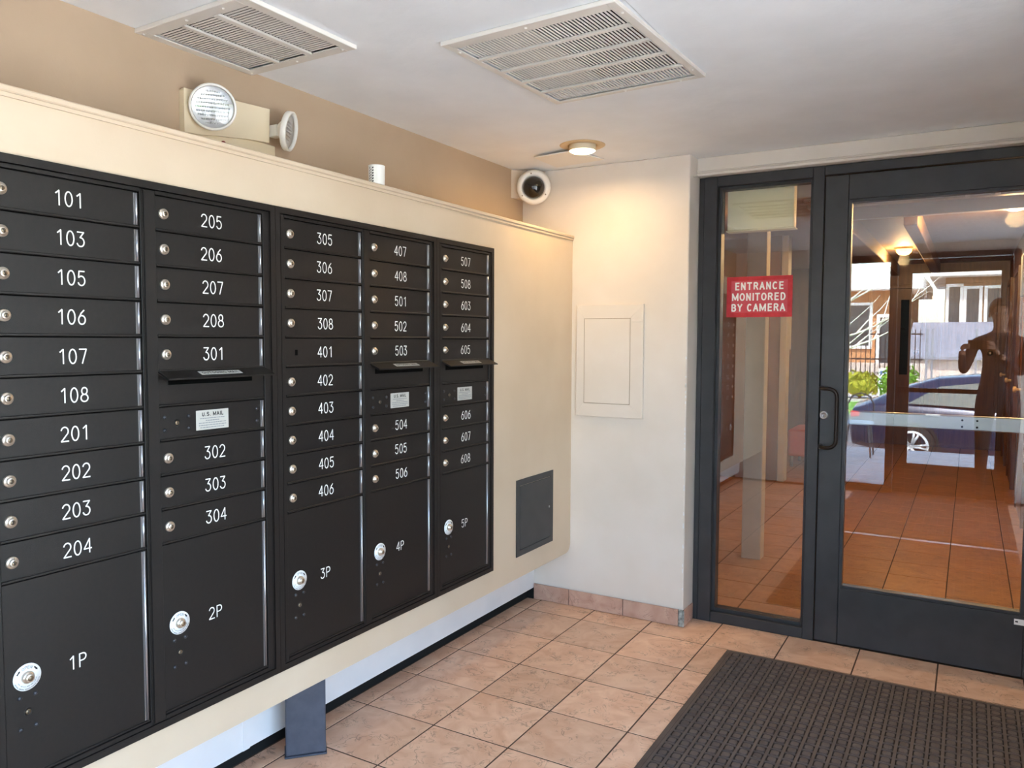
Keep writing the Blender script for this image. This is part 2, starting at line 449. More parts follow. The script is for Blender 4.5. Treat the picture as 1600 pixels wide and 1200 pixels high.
# unseen right side, glazing added for daylight: low kerb wall, mullions and panes
struct(MB().box(XR, YS-.05, 0, XR+.12, 3.99, .10).box(XR, YS-.05, 2.15, XR+.12, 3.99, ZC+.02).box(XR, 1.9555, .1005, XR+.12, 3.99, 2.1495), 'wall_right', m_beige)
mb = MB()
for y in (YS-.05, .80, 1.90): mb.box(XR+.01, y, .1005, XR+.10, y+.055, 2.1495, bev=.002)
mb.box(XR+.01, YS+.01, .1005, XR+.10, 1.899, .14).box(XR+.01, YS+.01, 2.11, XR+.10, 1.899, 2.1495)
struct(mb, 'trim_5', m_alu, 'dark aluminium mullions of the right hand glass wall')
for k, (a, b_) in enumerate(((YS+.011, .799), (.856, 1.899))):
    struct(MB().box(XR+.05, a, .1405, XR+.056, b_, 2.1095), 'window_%d' % (3+k), m_glass, 'large side pane of the vestibule, %s' % ('nearest the street', 'farther from the street')[k])
struct(MB().box(0.352, YD, 0, XR, 3.91, ZC), 'wall_back', m_beige)
# bulkhead that carries the mailboxes
out = [(XU, YS-.05, 0.288)]+[(XU, YF-.0005-.05*(1-math.sin(t)), 0.288+.05*(1-math.cos(t))) for t in [math.radians(a) for a in range(0, 91, 15)]]+[(XU, YF-.0005, 1.914), (XU, YS-.05, 1.914)]
struct(MB().prism(out, (XM-XU, 0, 0)), 'wall_left', m_face, 'cream boxed out bulkhead holding the mailboxes')
b = MB().box(XU+.001, YS, 1.9145, XM+.011, YF-.001, 1.929, bev=0.003).box(XM+.0005, YS, 1.905, XM+.006, YF-.001, 1.914)
struct(b, 'trim_1', m_face, 'thin cream ledge trim along the top of the bulkhead')
b = MB().box(XU, YS, 0.06, XL, 1.72, 0.2875).box(XU, 1.7205, 0.06, XL-.003, YF-.0005, 0.2875).box(XL-.004, 1.690, 0.06, XL+.002, 1.716, 0.2875)
struct(b, 'wall_lower', m_lower, 'white recessed board below the mailbox bulkhead')
struct(MB().box(XU, YS, 0, -2.035, YF-.001, 0.0595).box(-2.035, YF-.014, 0.0005, XL+.0005, YF-.0008, 0.0595), 'wall_lower', m_dark, 'dark recess under the white board')  # near-black boxes stand in for the shade below the board
# corner bead damage
b = MB()
for k in range(26):
    z = random.uniform(0.1, 1.35); s = random.uniform(.004, .012)
    b.box(-1.1765, YF-.0018, z, -1.1765+random.uniform(.003, .007), YF-.0002, z+s*random.uniform(.6, 2.2))
tag(b.build('paint_chip', m_lower, bpy.data.objects['wall_back']), 'white chips along the wall corner', kind='stuff')
# skirting
bb = struct(MB().box(XL+.001, YF-.006, 0.001, -1.1755, YF-.0004, 0.082), 'baseboard_back', m_grout, 'brown ceramic skirting along the back wall')
for x0, x1 in ((XL+.002, -1.7855), (-1.7815, -1.4805), (-1.4765, -1.1905)):
    MB().box(x0, YF-.014, 0.002, x1, YF-.0062, 0.085, bev=.0015).build('skirting_tile', m_base, bb)
MB().box(-1.1680, YF-.004, 0.002, -1.1600, YD-.006, 0.082, bev=.0015).build('skirting_tile', m_base, bb)
MB().box(-1.1885, YF-.015, 0.001, -1.1705, YF-.0062, 0.086, bev=.004, seg=2).box(-1.1705, YF-.015, 0.001, -1.1600, YF-.0045, 0.086, bev=.004).build('corner_bead', m_chip, bb, label='flaking grey metal corner strip')

# header beam above the door
b = MB().box(-1.168, 3.765, 2.200, 0.62, 3.91, ZC-.0005, bev=.003)
b.box(-1.166, 3.752, 2.186, 0.62, 3.91, 2.1995, bev=.003).box(-1.166, 3.757, 2.2085, 0.62, 3.764, 2.214)
struct(b, 'trim_2', m_beige, 'cream header board above the entrance door frame')
MB().tube([(-1.1655, 3.70, 2.175), (-1.166, 3.735, 2.186), (-1.166, 3.762, 2.192)], [.003, .004, .006], 6).build('paint_drip', m_beige, bpy.data.objects['trim_2'])

# ------------------------------------------------------------------ aluminium storefronts (inner and outer, the same pattern)
def storefront(y, n, inner):
    """frame front face at y, room side is -y for the inner one"""
    D = 0.11; g = y+0.060
    what = 'inner entrance' if inner else 'outer street entrance'
    fr = MB()
    fr.box(-1.1665, y+.006, 0, -1.141, y+D, 2.184, bev=.002)
    fr.box(-1.1405, y, 0, -1.077, y+D, 2.184, bev=.002)
    fr.box(-1.0765, y, 2.136, -.640, y+D, 2.184, bev=.002)
    fr.box(-.6395, y-.001, 0, -.591, y+D, 2.184, bev=.002)
    fr.box(-.5905, y, 2.141, .30, y+D, 2.184, bev=.002)
    fr.box(.3005, y, 0, .351, y+D, 2.184, bev=.002)
    fr.box(-1.0765, y+.004, 0, -.640, y+D-.01, .050, bev=.002)
    # glazing stops
    fr.box(-1.0765, y+.030, .0505, -1.062, y+.085, 2.1355).box(-.6535, y+.030, .0505, -.640, y+.085, 2.1355)
    fr.box(-1.0615, y+.030, .0505, -.654, y+.085, .066).box(-1.0615, y+.030, 2.122, -.654, y+.085, 2.1355)
    struct(fr, 'trim_%d' % (3 if inner else 4), m_alu, 'dark aluminium frame of the %s' % what)
    w = MB().box(-1.0615, g-.003, .0665, -.6540, g+.003, 2.1215).build('window_%d' % (1 if inner else 2), m_glass, kind='structure', label='narrow glass sidelight beside the %s door' % what)
    # door leaf
    d = MB()
    y0, y1 = y+.004, y+.054
    d.box(-.5875, y0, .006, -.4885, y1, 2.136, bev=.0025)
    d.box(.2265, y0, .006, .2985, y1, 2.136, bev=.0025)
    d.box(-.4880, y0+.001, 2.024, .2260, y1, 2.136, bev=.0025)
    d.box(-.4880, y0+.001, .006, .2260, y1, .266, bev=.0025)
    leaf = struct(d, 'door_%d' % (1 if inner else 2), m_alu, 'dark aluminium glass door of the %s' % what)
    s = MB()
    s.box(-.4880, y0+.004, .2665, -.4745, y1-.003, 2.0235).box(.2125, y0+.004, .2665, .2260, y1-.003, 2.0235)
    s.box(-.4740, y0+.004, 2.012, .2120, y1-.003, 2.0235).box(-.4740, y0+.003, .2665, .2120, y1-.003, .279, bev=.002)
    s.build('glazing_bead', m_alu, leaf)
    MB().box(-.4740, g-.037+.004, .2795, .2120, g-.037+.010, 2.0115).build('pane', m_glass, leaf) if False else \
        MB().box(-.4740, y0+.022, .2795, .2120, y0+.028, 2.0115).build('pane', m_glass, leaf)
    return leaf
door1 = storefront(YD, 1, True)
# pull handle and lock on the room side of the inner door
yh = YD+.0035
pts = [(-.577, yh, 1.178), (-.577, yh-.030, 1.178)]
pts = [(-.580, yh, 1.180), (-.578, yh-.022, 1.180)]
for t in range(0, 91, 15):
    a = math.radians(t); pts.append((-.545+.035*math.sin(a)-.0, yh-.042, 1.180-.035*(1-math.cos(a))))
pts[2:2] = [(-.565, yh-.038, 1.180)]
low = [(x, yy, 2.092-z) for x, yy, z in pts][::-1]
MB().tube(pts+low, .0085, 12).cyl((-.580, yh, 1.180), (0, -1, 0), .013, .006, 16).cyl((-.580, yh, .912), (0, -1, 0), .013, .006, 16).build('pull_handle', m_handle, door1, label='curved bronze pull handle')
b = MB().lathe((-.5685, yh, 1.057), (0, -1, 0), [(.019, 0), (.019, .004), (.0165, .007), (.012, .0075), (.012, .0065), (.0, .0065)], 24)
b.mi = 1; b.box(-.5700, yh-.0082, 1.050, -.5670, yh-.0060, 1.058)
b.build('lock_cylinder', [m_steel, m_ink], door1, label='round silver lock cylinder')
# crash bar on the corridor side
def crash_bar(leaf, ya, sgn, z=1.045):
    b = MB()
    lo, hi = sorted((ya, ya+sgn*.045))
    b.box(-.470, lo+.012*(sgn > 0), z-.031, .285, hi-.012*(sgn < 0), z+.031, bev=.004)
    b.box(-.585, lo, z-.036, -.4705, hi, z+.036, bev=.004)
    b.mi = 1
    for x in (-.02, .035):
        for dz in (-.014, .014): b.cyl((x, ya+.001*sgn, z+dz), (0, -sgn, 0), .0045, .006, 8)
    return b.build('push_bar', [m_steel if sgn > 0 else m_handle, m_ink], leaf)
crash_bar(door1, YD+.056, 1)
# maker's strip on the bottom rail (no readable words)
MB().box(.192, YD+.0030, .226, .236, YD+.0042, .250).build('rail_sticker', m_white, door1, label='small white sticker')
MB().box(.196, YD+.0024, .236, .206, YD+.0029, .242).build('sticker_mark', m_ink, door1)
door2 = storefront(YS-.11, 2, False)
b = MB()
b.box(-.470, YS-.045, .935, .285, YS-.015, .975, bev=.005).box(-.57, YS-.055, .925, -.471, YS-.010, .985, bev=.005)
b.build('push_bar', m_handle, door2)
MB().box(-.56, YS-.056, 1.5, -.52, YS-.0505, 1.52).build('rail_sticker', m_handle, door2)
# street side wall round the outer storefront and the building above
struct(MB().box(-2.2, YS-.16, 0, -1.167, YS-.05, ZC+.02).box(.352, YS-.16, 0, XR+.12, YS-.05, ZC+.02).box(-1.166, YS-.16, 2.186, .351, YS-.05, ZC+.02), 'wall_front', m_beige)
struct(MB().box(-3.4, YS-.55, 2.95, 1.1, 12.2, 4.55), 'roof', m_beige, 'building mass above the vestibule')
struct(MB().box(-3.4, YS-.16, 0, -2.201, YS-.05, 2.949).box(-2.2, YS-.16, ZC+.021, XR+.12, YS-.05, 2.949), 'wall_facade', m_beige)
struct(MB().box(-3.4, YS-.049, 0, -3.28, 12.2, 2.949).box(.62+.13, 4.0, 0, .9, 12.2, 2.949).box(-3.27, 12.08, 0, .74, 12.2, 2.949).box(XR-.01, YS-.049, ZC+.021, .9, 3.99, 2.949), 'wall_outer', m_beige)
# ------------------------------------------------------------------ mailbox units
XT = XM+.014; XI = XM+.011; XD = XM+.007
RP = .0889; ZT = 1.754; ZB = .4205; DW = .3435
proto = {}
def d_mesh(key, make):
    if key not in proto: proto[key] = make()
    return proto[key]
def lock_at(parent, y, z, x=XD):
    def mk():
        b = MB().lathe((x+.0005, y, z), (1, 0, 0), [(.0135, 0), (.0135, .0035), (.0115, .0055), (.0085, .006), (.0085, .0095), (.0075, .0105), (0, .0105)], 20)
        b.mi = 1; b.lathe((x+.0112, y, z), (1, 0, 0), [(.0052, -.0004), (.0052, .0004), (0, .0004)], 14)
        b.mi = 2; b.box(x+.0118, y-.0008, z-.0045, x+.0121, y+.0008, z+.0045)
        return b.build('lock', [m_lock, m_lockd, m_ink], parent, org=(x, y, z))
    if 'lock' not in proto: proto['lock'] = mk(); return proto['lock']
    return inst(proto['lock'], (x, y, z), parent, 'lock', rot=(random.uniform(-.35, .35), 0, 0))
def rivet_at(parent, y, z, x=XD, r=.0052, side=1):
    key = 'riv%.4f' % r
    if key not in proto:
        proto[key] = MB().lathe((x, y, z), (1, 0, 0), [(r, .0), (r*.9, .0018), (r*.55, .0032), (0, .0037)], 12).build('rivet', m_rivet, parent, org=(x, y, z)); return
    inst(proto[key], (x, y, z), parent, 'rivet')
def key_at(parent, y, z, x=XD):
    if 'key' not in proto:
        b = MB().lathe((x, y, z), (1, 0, 0), [(.0095, 0), (.0095, .0012), (.0075, .0018), (.0072, .0006), (0, .0006)], 18)
        b.mi = 1; b.lathe((x+.0007, y, z), (1, 0, 0), [(.0055, 0), (.0055, .0014), (0, .0014)], 14)
        b.mi = 2; b.box(x+.0021, y-.001, z-.004, x+.0025, y+.001, z+.004)
        proto['key'] = b.build('keyhole', [m_box, m_lockd, m_ink], parent, org=(x, y, z)); return
    inst(proto['key'], (x, y, z), parent, 'keyhole')
def panel(unit, y0, z1, z0, name, lip=True, hinge=True):
    """one door or plate between z0 and z1, left edge y0"""
    h = round(z1-z0, 4); key = (name, h, lip)
    c = (XD, y0+DW/2, (z0+z1)/2)
    if key not in proto:
        b = MB().box(XM+.0042, y0+.001, z0+.0035, XD, y0+DW-.0005, z1-.002, bev=.0008)
        if lip: b.box(XM+.0042, y0+.001, z0+.0005, XD+.0036, y0+DW-.0005, z0+.0066, bev=.0014)
        o = proto[key] = b.build(name, m_box, unit, org=c)
    else: o = inst(proto[key], c, unit, name)
    if hinge:
        kh = ('hinge', h)
        hc = (XD+.002, y0+DW-.010, (z0+z1)/2)
        if kh not in proto:
            b = MB().box(XD, y0+DW-.0145, z0+.008, XD+.0018, y0+DW-.0115, z1-.004)
            b.cyl((XD+.0012, y0+DW-.0075, z0+.008), (0, 0, 1), .0034, z1-z0-.012, 8)
            proto[kh] = b.build('hinge', m_hinge, o, org=hc)
        else: inst(proto[kh], hc, o, 'hinge')
    return o
def column(unit, y0, rows, parcel, missing=()):
    z = ZT
    for r in rows:
        z1, z0 = z, z-RP
        zc = (z0+z1)/2
        if r == 'OUT':
            o = panel(unit, y0, z1, z0, 'outgoing_slot_plate', hinge=False)
            b = MB().box(XD-.0015, y0+.028, z1-.034, XD+.0012, y0+.300, z1-.012); b.mi = 1
            b.box(XD+.0005, y0+.210, z1-.0215, XD+.004, y0+.302, z1-.0165, bev=.001)
            b.build('mail_slot', [m_boxdark, m_hinge], o)
            hd = MB()
            A = [(XD, z1+.004), (XD+.046, z1-.0155), (XD+.046, z1-.0195), (XD+.040, z1-.0195), (XD, z1-.001)]
            hd.prism([(x_, y0-.002, z_) for x_, z_ in A], (0, .349, 0))
            o2 = hd.build('slot_hood', m_box, unit)
            U = Vector((0, 1, 0)); V = Vector((-.046, 0, .0195)).normalized(); N = Vector((.0195, 0, .046)).normalized()
            base = Vector((XD+.046, 0, z1-.0155))+N*.0006
            p = lambda yy, v: base+V*v+U*yy
            MB().prism([p(y0+.106, .014), p(y0+.240, .014), p(y0+.240, .034), p(y0+.106, .034)], N*.0006).build('outgoing_mail_label', m_label, o2)
            font_obj([('OUTGOING MAIL', p(y0+.113, .018)+N*.0009, .120, .0115)], U, V, 'label_lettering', m_ink, o2, bold=.17)
        elif r == 'US':
            o = panel(unit, y0, z1, z0, 'master_lock_plate')
            for dy, dz in ((.016, .0165), (.016, -.0165), (.088, .0150), (.088, -.0165), (.316, .0175), (.316, -.0165)): rivet_at(o, y0+dy, zc+dz)
            key_at(o, y0+.052, zc)
            a, c_ = y0+.110, y0+.2155
            lb = MB().box(XD+.0002, a, zc-.0265, XD+.0010, c_, zc+.0265, bev=.0003)
            lb.build('postal_label', m_label, o)
            xx = XD+.0014
            L = [('U.S. MAIL', (xx, a+.018, zc+.010), .070, .0115)]
            font_obj(L, Vector((0, 1, 0)), Vector((0, 0, 1)), 'postal_lettering', m_ink, o, bold=.19)
            L = []
            tb = MB()
            for k, (s, e) in enumerate(((.012, .093), (.030, .075), (.008, .097), (.008, .097), (.012, .090))):
                zz = zc+.0045-.0062*k; q = a+s
                while q < a+e-.002:
                    w = random.uniform(.003, .009); w = min(w, a+e-q); tb.quad([(xx, q, zz-.0011), (xx, q+w, zz-.0011), (xx, q+w, zz+.0011), (xx, q, zz+.0011)]); q += w+.0013
            tb.build('small_print', m_inkg, o, kind='stuff', fixn=False)
        else:
            o = panel(unit, y0, z1, z0, 'mailbox_door')
            o['label'] = 'mailbox door numbered %s' % r
            if r in missing:
                o['label'] += ' with an empty lock hole'
                MB().box(XD-.0005, y0+.041, zc-.009, XD+.0006, y0+.052, zc+.008, bev=.0004).build('lock_hole', m_boxdark, o)
            else: lock_at(o, y0+.0235, zc)
            stroke_obj(r, .0325, .0185, .0030, 'x', (XD+.0006, y0+.170+random.uniform(-.002, .002), zc+random.uniform(-.001, .001)), 'number', m_white, o)
        z = z0
    o = panel(unit, y0, z, ZB, 'parcel_door'); o['label'] = 'parcel locker door numbered %s' % parcel
    dy, dz = y0+.048, .6475
    b = MB().lathe((XD+.0002, dy, dz), (1, 0, 0), [(.030, 0), (.030, .001), (.0, .001)], 36)
    b.mi = 1
    for sg in (-1, 1):
        ca = math.radians(90+sg*52); cx, cz = dy+.0235*math.cos(ca), dz+.0235*math.sin(ca)
        t = Vector((0, math.sin(ca)*sg, -math.cos(ca)*sg)); t = Vector((0, -math.sin(ca), math.cos(ca)))*(-sg)*-1
        n_ = Vector((0, math.cos(ca), math.sin(ca))); c0 = Vector((XD+.0016, cx, cz))
        tip = t*(-sg if False else 1)
        if sg > 0: tip = -t
        dd = Vector((0, -math.sin(ca), math.cos(ca)))*(-1)
        b.quad([c0-dd*.0052-n_*.0016, c0+dd*.001-n_*.0016, c0+dd*.001+n_*.0016, c0-dd*.0052+n_*.0016])
        f = [c0+dd*.0060, c0+dd*.001+n_*.0030, c0+dd*.001-n_*.0030]
        b._fin([b.bm.faces.new([b.bm.verts.new(q) for q in f])])
    b.mi = 2
    for k in range(34):
        a_ = math.radians(198+k*4.35); rr = .0268
        if k % 7 == 6: continue
        c0 = Vector((XD+.0016, dy+rr*math.cos(a_), dz+rr*math.sin(a_))); n_ = Vector((0, math.cos(a_), math.sin(a_))); t = Vector((0, -math.sin(a_), math.cos(a_)))
        b.quad([c0-t*.0006-n_*.0012, c0+t*.0006-n_*.0012, c0+t*.0006+n_*.0012, c0-t*.0006+n_*.0012])
        c0 = c0-n_*.006
        if k % 5: b.quad([c0-t*.0005-n_*.0010, c0+t*.0005-n_*.0010, c0+t*.0005+n_*.0010, c0-t*.0005+n_*.0010])
    dsk = b.build('open_dial', [m_disc, m_ink, m_inkg], o, label='white OPEN dial sticker round the parcel lock', fixn=False)
    # the word OPEN along the upper arc
    for k, ch in enumerate('OPEN'):
        a_ = math.radians(90+24-16*k); u_ = Vector((0, math.sin(a_), -math.cos(a_))); v_ = Vector((0, math.cos(a_), math.sin(a_)))
        c0 = Vector((XD+.0017, dy, dz))+v_*.0185-u_*.0027
        font_obj([(ch, c0, .0056, .0068)], u_, v_, 'dial_letter', m_inkg, o, bold=.15)
    b = MB().lathe((XD+.0012, dy, dz), (1, 0, 0), [(.0135, 0), (.0135, .005), (.0115, .008), (.0100, .0082), (.0095, .013), (.0085, .014), (0, .014)], 22)
    b.mi = 1; b.lathe((XD+.0150, dy, dz), (1, 0, 0), [(.0062, 0), (.0062, .0004), (0, .0004)], 14)
    b.build('parcel_lock', [m_lock, m_lockd], o)
    for ry, rz in ((-.0165, -.043), (.0170, -.043), (-.0165, -.114), (.0170, -.114)): rivet_at(o, dy+ry, dz+rz)
    key_at(o, dy+.0, dz-.0785)
    stroke_obj(parcel, .0310, .0185, .0030, 'x', (XD+.0006, y0+.161, .6425), 'number', m_white, o)

def unit(ya, yb, cols, label, group=None):
    u = root('mailbox_unit', (XM, (ya+yb)/2, .388), label, 'mailbox', group)
    zt, zb = 1.784, .388; e = .0005
    MB().box(XM+e, ya+.004, zb+.004, XM+.004, yb-.004, zt-.004).build('back_plate', m_boxdark, u)
    t = MB()   # mitred outer trim
    w = .0185
    ring = [(ya+e, zb), (yb-e, zb), (yb-e, zt), (ya+e, zt)]; inn = [(ya+w, zb+w), (yb-w, zb+w), (yb-w, zt-w), (ya+w, zt-w)]
    for k in range(4):
        a, b_, c_, d = ring[k], ring[(k+1) % 4], inn[(k+1) % 4], inn[k]
        t.prism([(XM+.0045, *a), (XM+.0045, *b_), (XM+.0045, *c_), (XM+.0045, *d)], (XT-XM-.0045, 0, 0))
    t.build('outer_trim', m_box, u)
    f = MB()
    n = len(cols)
    g = .003
    for k, (y0, rows, parcel, miss) in enumerate(cols):
        l = ya+w+g if k == 0 else (cols[k-1][0]+DW+y0)/2-.0115
        r = yb-w-g if k == n-1 else (y0+DW+cols[k+1][0])/2-.0145
        top, bot = zt-w-g, zb+w+.0015
        f.box(XM+.0045, l, bot, XI, y0-.0005, top, bev=.001)
        f.box(XM+.0045, y0+DW+.0005, bot, XI, r, top, bev=.001)
        f.box(XM+.0045, y0-.0004, ZT+.0005, XI, y0+DW+.0004, top)
        f.box(XM+.0045, y0-.0004, bot, XI, y0+DW+.0004, ZB-.001)
        f.box(XI, y0+.001, ZB-.0045, XI+.0012, y0+DW, ZB-.0015)
        # thin bright edges of the swinging frame
        f.box(XI, l+.0005, bot+.003, XI+.0016, l+.003, top-.003)
        f.box(XI, r-.003, bot+.003, XI+.0016, r-.0005, top-.003)
    f.build('inner_frame', m_box, u)
    for y0, rows, parcel, miss in cols: column(u, y0, rows, parcel, miss)
    return u
unit(.829, 1.647, [(.871, '101 103 105 106 107 108 201 202 203 204'.split(), '1P', ()), (1.258, '205 206 207 208 301 OUT US 302 303 304'.split(), '2P', ())],
     'black double column mailbox unit nearest the camera, boxes 101 to 304')
unit(1.647, 2.452, [(1.685, '305 306 307 308 401 402 403 404 405 406'.split(), '3P', ('401',)), (2.0690, '407 408 501 502 503 OUT US 504 505 506'.split(), '4P', ())],
     'black double column mailbox unit in the middle, boxes 305 to 506')
unit(2.452, 2.870, [(2.4905, '507 508 603 604 605 OUT US 606 607 608'.split(), '5P', ())],
     'black single column mailbox unit nearest the door, boxes 507 to 608')

# ------------------------------------------------------------------ black access door low on the bulkhead
u = root('access_door', (XM, 3.27, .39), 'small black metal access door low on the cream bulkhead', 'access door')
f = MB()
a, b_, c_, d = 3.088, 3.452, .390, .7485
for q in ((a, c_, a+.028, d), (b_-.028, c_, b_, d), (a+.028, c_, b_-.028, c_+.028), (a+.028, d-.028, b_-.028, d)): f.box(XM+.0005, q[0], q[1], XM+.0045, q[2], q[3])
f.build('frame', m_alu, u)
MB().box(XM+.0005, a+.030, c_+.030, XM+.0058, b_-.030, d-.030, bev=.0012).build('panel', m_alu, u)
MB().lathe((XM+.0058, 3.4076, .5719), (1, 0, 0), [(.006, 0), (.005, .0015), (0, .0018)], 12).build('latch', m_steel, u)

# ------------------------------------------------------------------ painted electric panel on the back wall
u = root('electrical_panel', (-1.568, YF, 1.006), 'cream painted electrical panel cover on the back wall', 'panel cover')
x0, x1, z0, z1 = -1.749, -1.387, 1.0065, 1.5735
b = MB().box(x0, YF-.016, z0, x1, YF-.0005, z1, bev=.0025, seg=2).build('cover_frame', m_beige, u)
b = MB().box(-1.702, YF-.0175, 1.0765, -1.4565, YF-.0162, 1.502, bev=.0006); b.build('hinged_door', m_beige, u)
b = MB()
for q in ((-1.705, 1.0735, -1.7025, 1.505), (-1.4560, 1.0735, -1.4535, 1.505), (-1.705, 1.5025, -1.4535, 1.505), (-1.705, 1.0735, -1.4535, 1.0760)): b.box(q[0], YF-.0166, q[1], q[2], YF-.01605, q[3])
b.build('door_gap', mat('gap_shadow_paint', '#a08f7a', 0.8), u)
b = MB()
for (p, q) in (((x0+.003, z1-.003), (-1.706, 1.506)), ((x1-.003, z1-.003), (-1.453, 1.506)), ((x0+.003, z0+.003), (-1.706, 1.073)), ((x1-.003, z0+.003), (-1.453, 1.073))):
    b.tube([(p[0], YF-.0160, p[1]), (q[0], YF-.0160, q[1])], .0007, 6)
b.build('mitre_crease', m_beige, u, kind='stuff')
b = MB().box(-1.446, YF-.0185, 1.486, -1.392, YF-.0162, 1.500, bev=.001); b.build('latch_plate', m_beige, u)

# ------------------------------------------------------------------ post under the bulkhead
R_ = Matrix.Translation((-1.874-.030, 1.851+.028, 0))@Matrix.Rotation(math.radians(46.5), 4, 'Z')
u = root('support_post', (-1.904, 1.879, 0), 'dark navy steel post standing under the mailbox bulkhead', 'post')
b = MB().box(-.0655, -.0395, .0065, .0655, .0395, .2865, bev=.006, seg=2, mtx=R_); b.build('column', m_leg, u)
b = MB().box(-.069, -.043, .0005, .069, .043, .0062, bev=.002, mtx=R_); b.build('foot_plate', m_leg, u)

# ------------------------------------------------------------------ emergency light on the ledge
u = root('emergency_light', (-2.0, 1.70, 1.93), 'cream twin headed emergency light standing on the ledge', 'emergency light')
b = MB().box(XU+.0005, 1.600, 1.9295, -2.066, 1.930, 2.050, bev=.004, seg=2); b.build('housing', m_cream, u)
O = [(1.561, 2.013), (1.561, 2.143), (1.894, 2.163), (1.890, 2.052), (1.790, 2.043), (1.74, 2.036), (1.69, 2.030), (1.62, 2.018)]
b = MB().prism([(-2.0655, y, z) for y, z in O], (.0135, 0, 0))
b.prism([(XU+.0005, y*.985+.0255, z*.98+.0415) for y, z in O], (.0115, 0, 0)); b.build('front_cover', m_cream, u)
MB().lathe((-2.066, 1.712, 2.014), (1, 0, 0), [(.007, 0), (.006, .006), (0, .008)], 12).build('indicator_lamp', mat('red_led', '#8c1c16', 0.3), u, label='small red indicator lamp')
def head(c, n, r, tall=.045):
    n = Vector(n).normalized(); c = Vector(c)
    h = MB().lathe(c, n, [(r*.35, -tall-.02), (r*.7, -tall), (r*.93, -tall*.45), (r, -.012), (r*1.03, -.010), (r*1.03, .006), (r*.93, .008), (r*.91, .001), (r*.91, -.004)], 36).build('lamp_head', m_ventw, u)
    q = n.to_track_quat('Z', 'Y').to_matrix(); R0 = r*.905; step = .0068
    rb = MB().lathe(c, n, [(r*.90, -.006), (r*.6, -.012), (0, -.014)], 30)
    for i in range(-14, 15):
        for j in range(-9, 10):
            x, y = (i+.5*(j % 2))*step, j*step*1.7
            if math.hypot(x, y) > R0-.004: continue
            rb.ball(c+q@Vector((x, y, -.012+.004*(1-(math.hypot(x, y)/R0)**2))), .0032, 1, (1, 1, 1))
    rb.build('reflector', m_steel2, h)
    MB().lathe(c, n, [(R0, .001), (R0*.6, .0065), (0, .009)], 30).build('lens', m_lens, h, label='clear glass lens over ribbed reflector')
    return h
m_steel2 = mat('lamp_reflector', '#c4c5c6', 0.30, 0.9)
c1 = Vector((-2.000, 1.622, 2.094)); n1 = Vector((0, 0, 1.50))-c1; n1.z = -.50
head(c1, n1, .0665, .022)
MB().tube([(-2.051, 1.640, 2.09), (-2.040, 1.638, 2.09), c1-n1.normalized()*.028], .012, 10).build('swivel_arm', m_ventw, u)
c2 = Vector((-2.000, 1.932, 2.092)); n2 = Vector((.86, .47, -.18))
head(c2, n2, .063, .016)
MB().box(-2.060, 1.8955, 2.072, -2.022, 1.925, 2.112, bev=.003).build('swivel_arm', m_ventw, u)

# ------------------------------------------------------------------ paper cup on the ledge
u = root('paper_cup', (-1.806, 2.148, 1.929), 'small white cup with black print on the ledge above the mailboxes', 'cup')
MB().lathe((-1.806, 2.148, 1.9295), (0, 0, 1), [(0, 0), (.0265, 0), (.0275, .002), (.0285, .066), (.0290, .068), (.0275, .068), (.0270, .060), (0, .058)], 28).build('cup_body', m_white, u)
b = MB()
for row, (ang, n_) in enumerate(((-78, 6), (-92, 5), (-106, 6))):
    for k in range(n_):
        z = 1.938+.0092*k+(.003 if row == 1 else 0); a_ = math.radians(ang); rr = .0286
        w = .11 if row == 0 else .06
        p = lambda t, zz: (-1.806+rr*math.cos(t), 2.148+rr*math.sin(t), zz)
        b.quad([p(a_-w, z), p(a_+w, z+.0012), p(a_+w, z+.0062), p(a_-w*.4, z+.0050)])
b.build('printed_marks', m_ink, u, kind='stuff', fixn=False)

# ------------------------------------------------------------------ dome camera in the corner
u = root('security_camera', (-1.99, 3.58, 2.10), 'white dome security camera in the ceiling corner', 'camera')
b = MB().prism([(XU+.001, 3.535, 2.128), (-1.945, YF-.001, 2.128), (XU+.001, YF-.001, 2.128)], (0, 0, .144))
b.build('corner_bracket', m_bracket, u)
c = Vector((-1.955, 3.555, 2.174)); n = (Vector((-.2, 0, 1.35))-c).normalized()
b = MB().lathe(c, n, [(.050, -.060), (.088, -.052), (.0885, -.020), (.084, -.012), (.085, -.006), (.0845, .004), (.078, .011), (.062, .013), (.058, .009), (.056, .004), (0, .0)], 40)
b.build('housing', m_ventw, u)
q = n.to_track_quat('Z', 'Y').to_matrix()
MB().lathe(c, n, [(.0555, .005), (.053, .022), (.042, .038), (.024, .048), (0, .052)], 32).build('dome', mat('smoked_dome', '#0d0c0c', 0.06, spec=0.7), u, label='dark smoked dome')
for ang in (90+10, 215, 330):
    p = c+q@Vector((.070*math.cos(math.radians(ang)), .070*math.sin(math.radians(ang)), .0115))
    MB().lathe(p, n, [(.0042, 0), (.003, .0016), (0, .0016)], 8).build('screw', m_lockd, u)

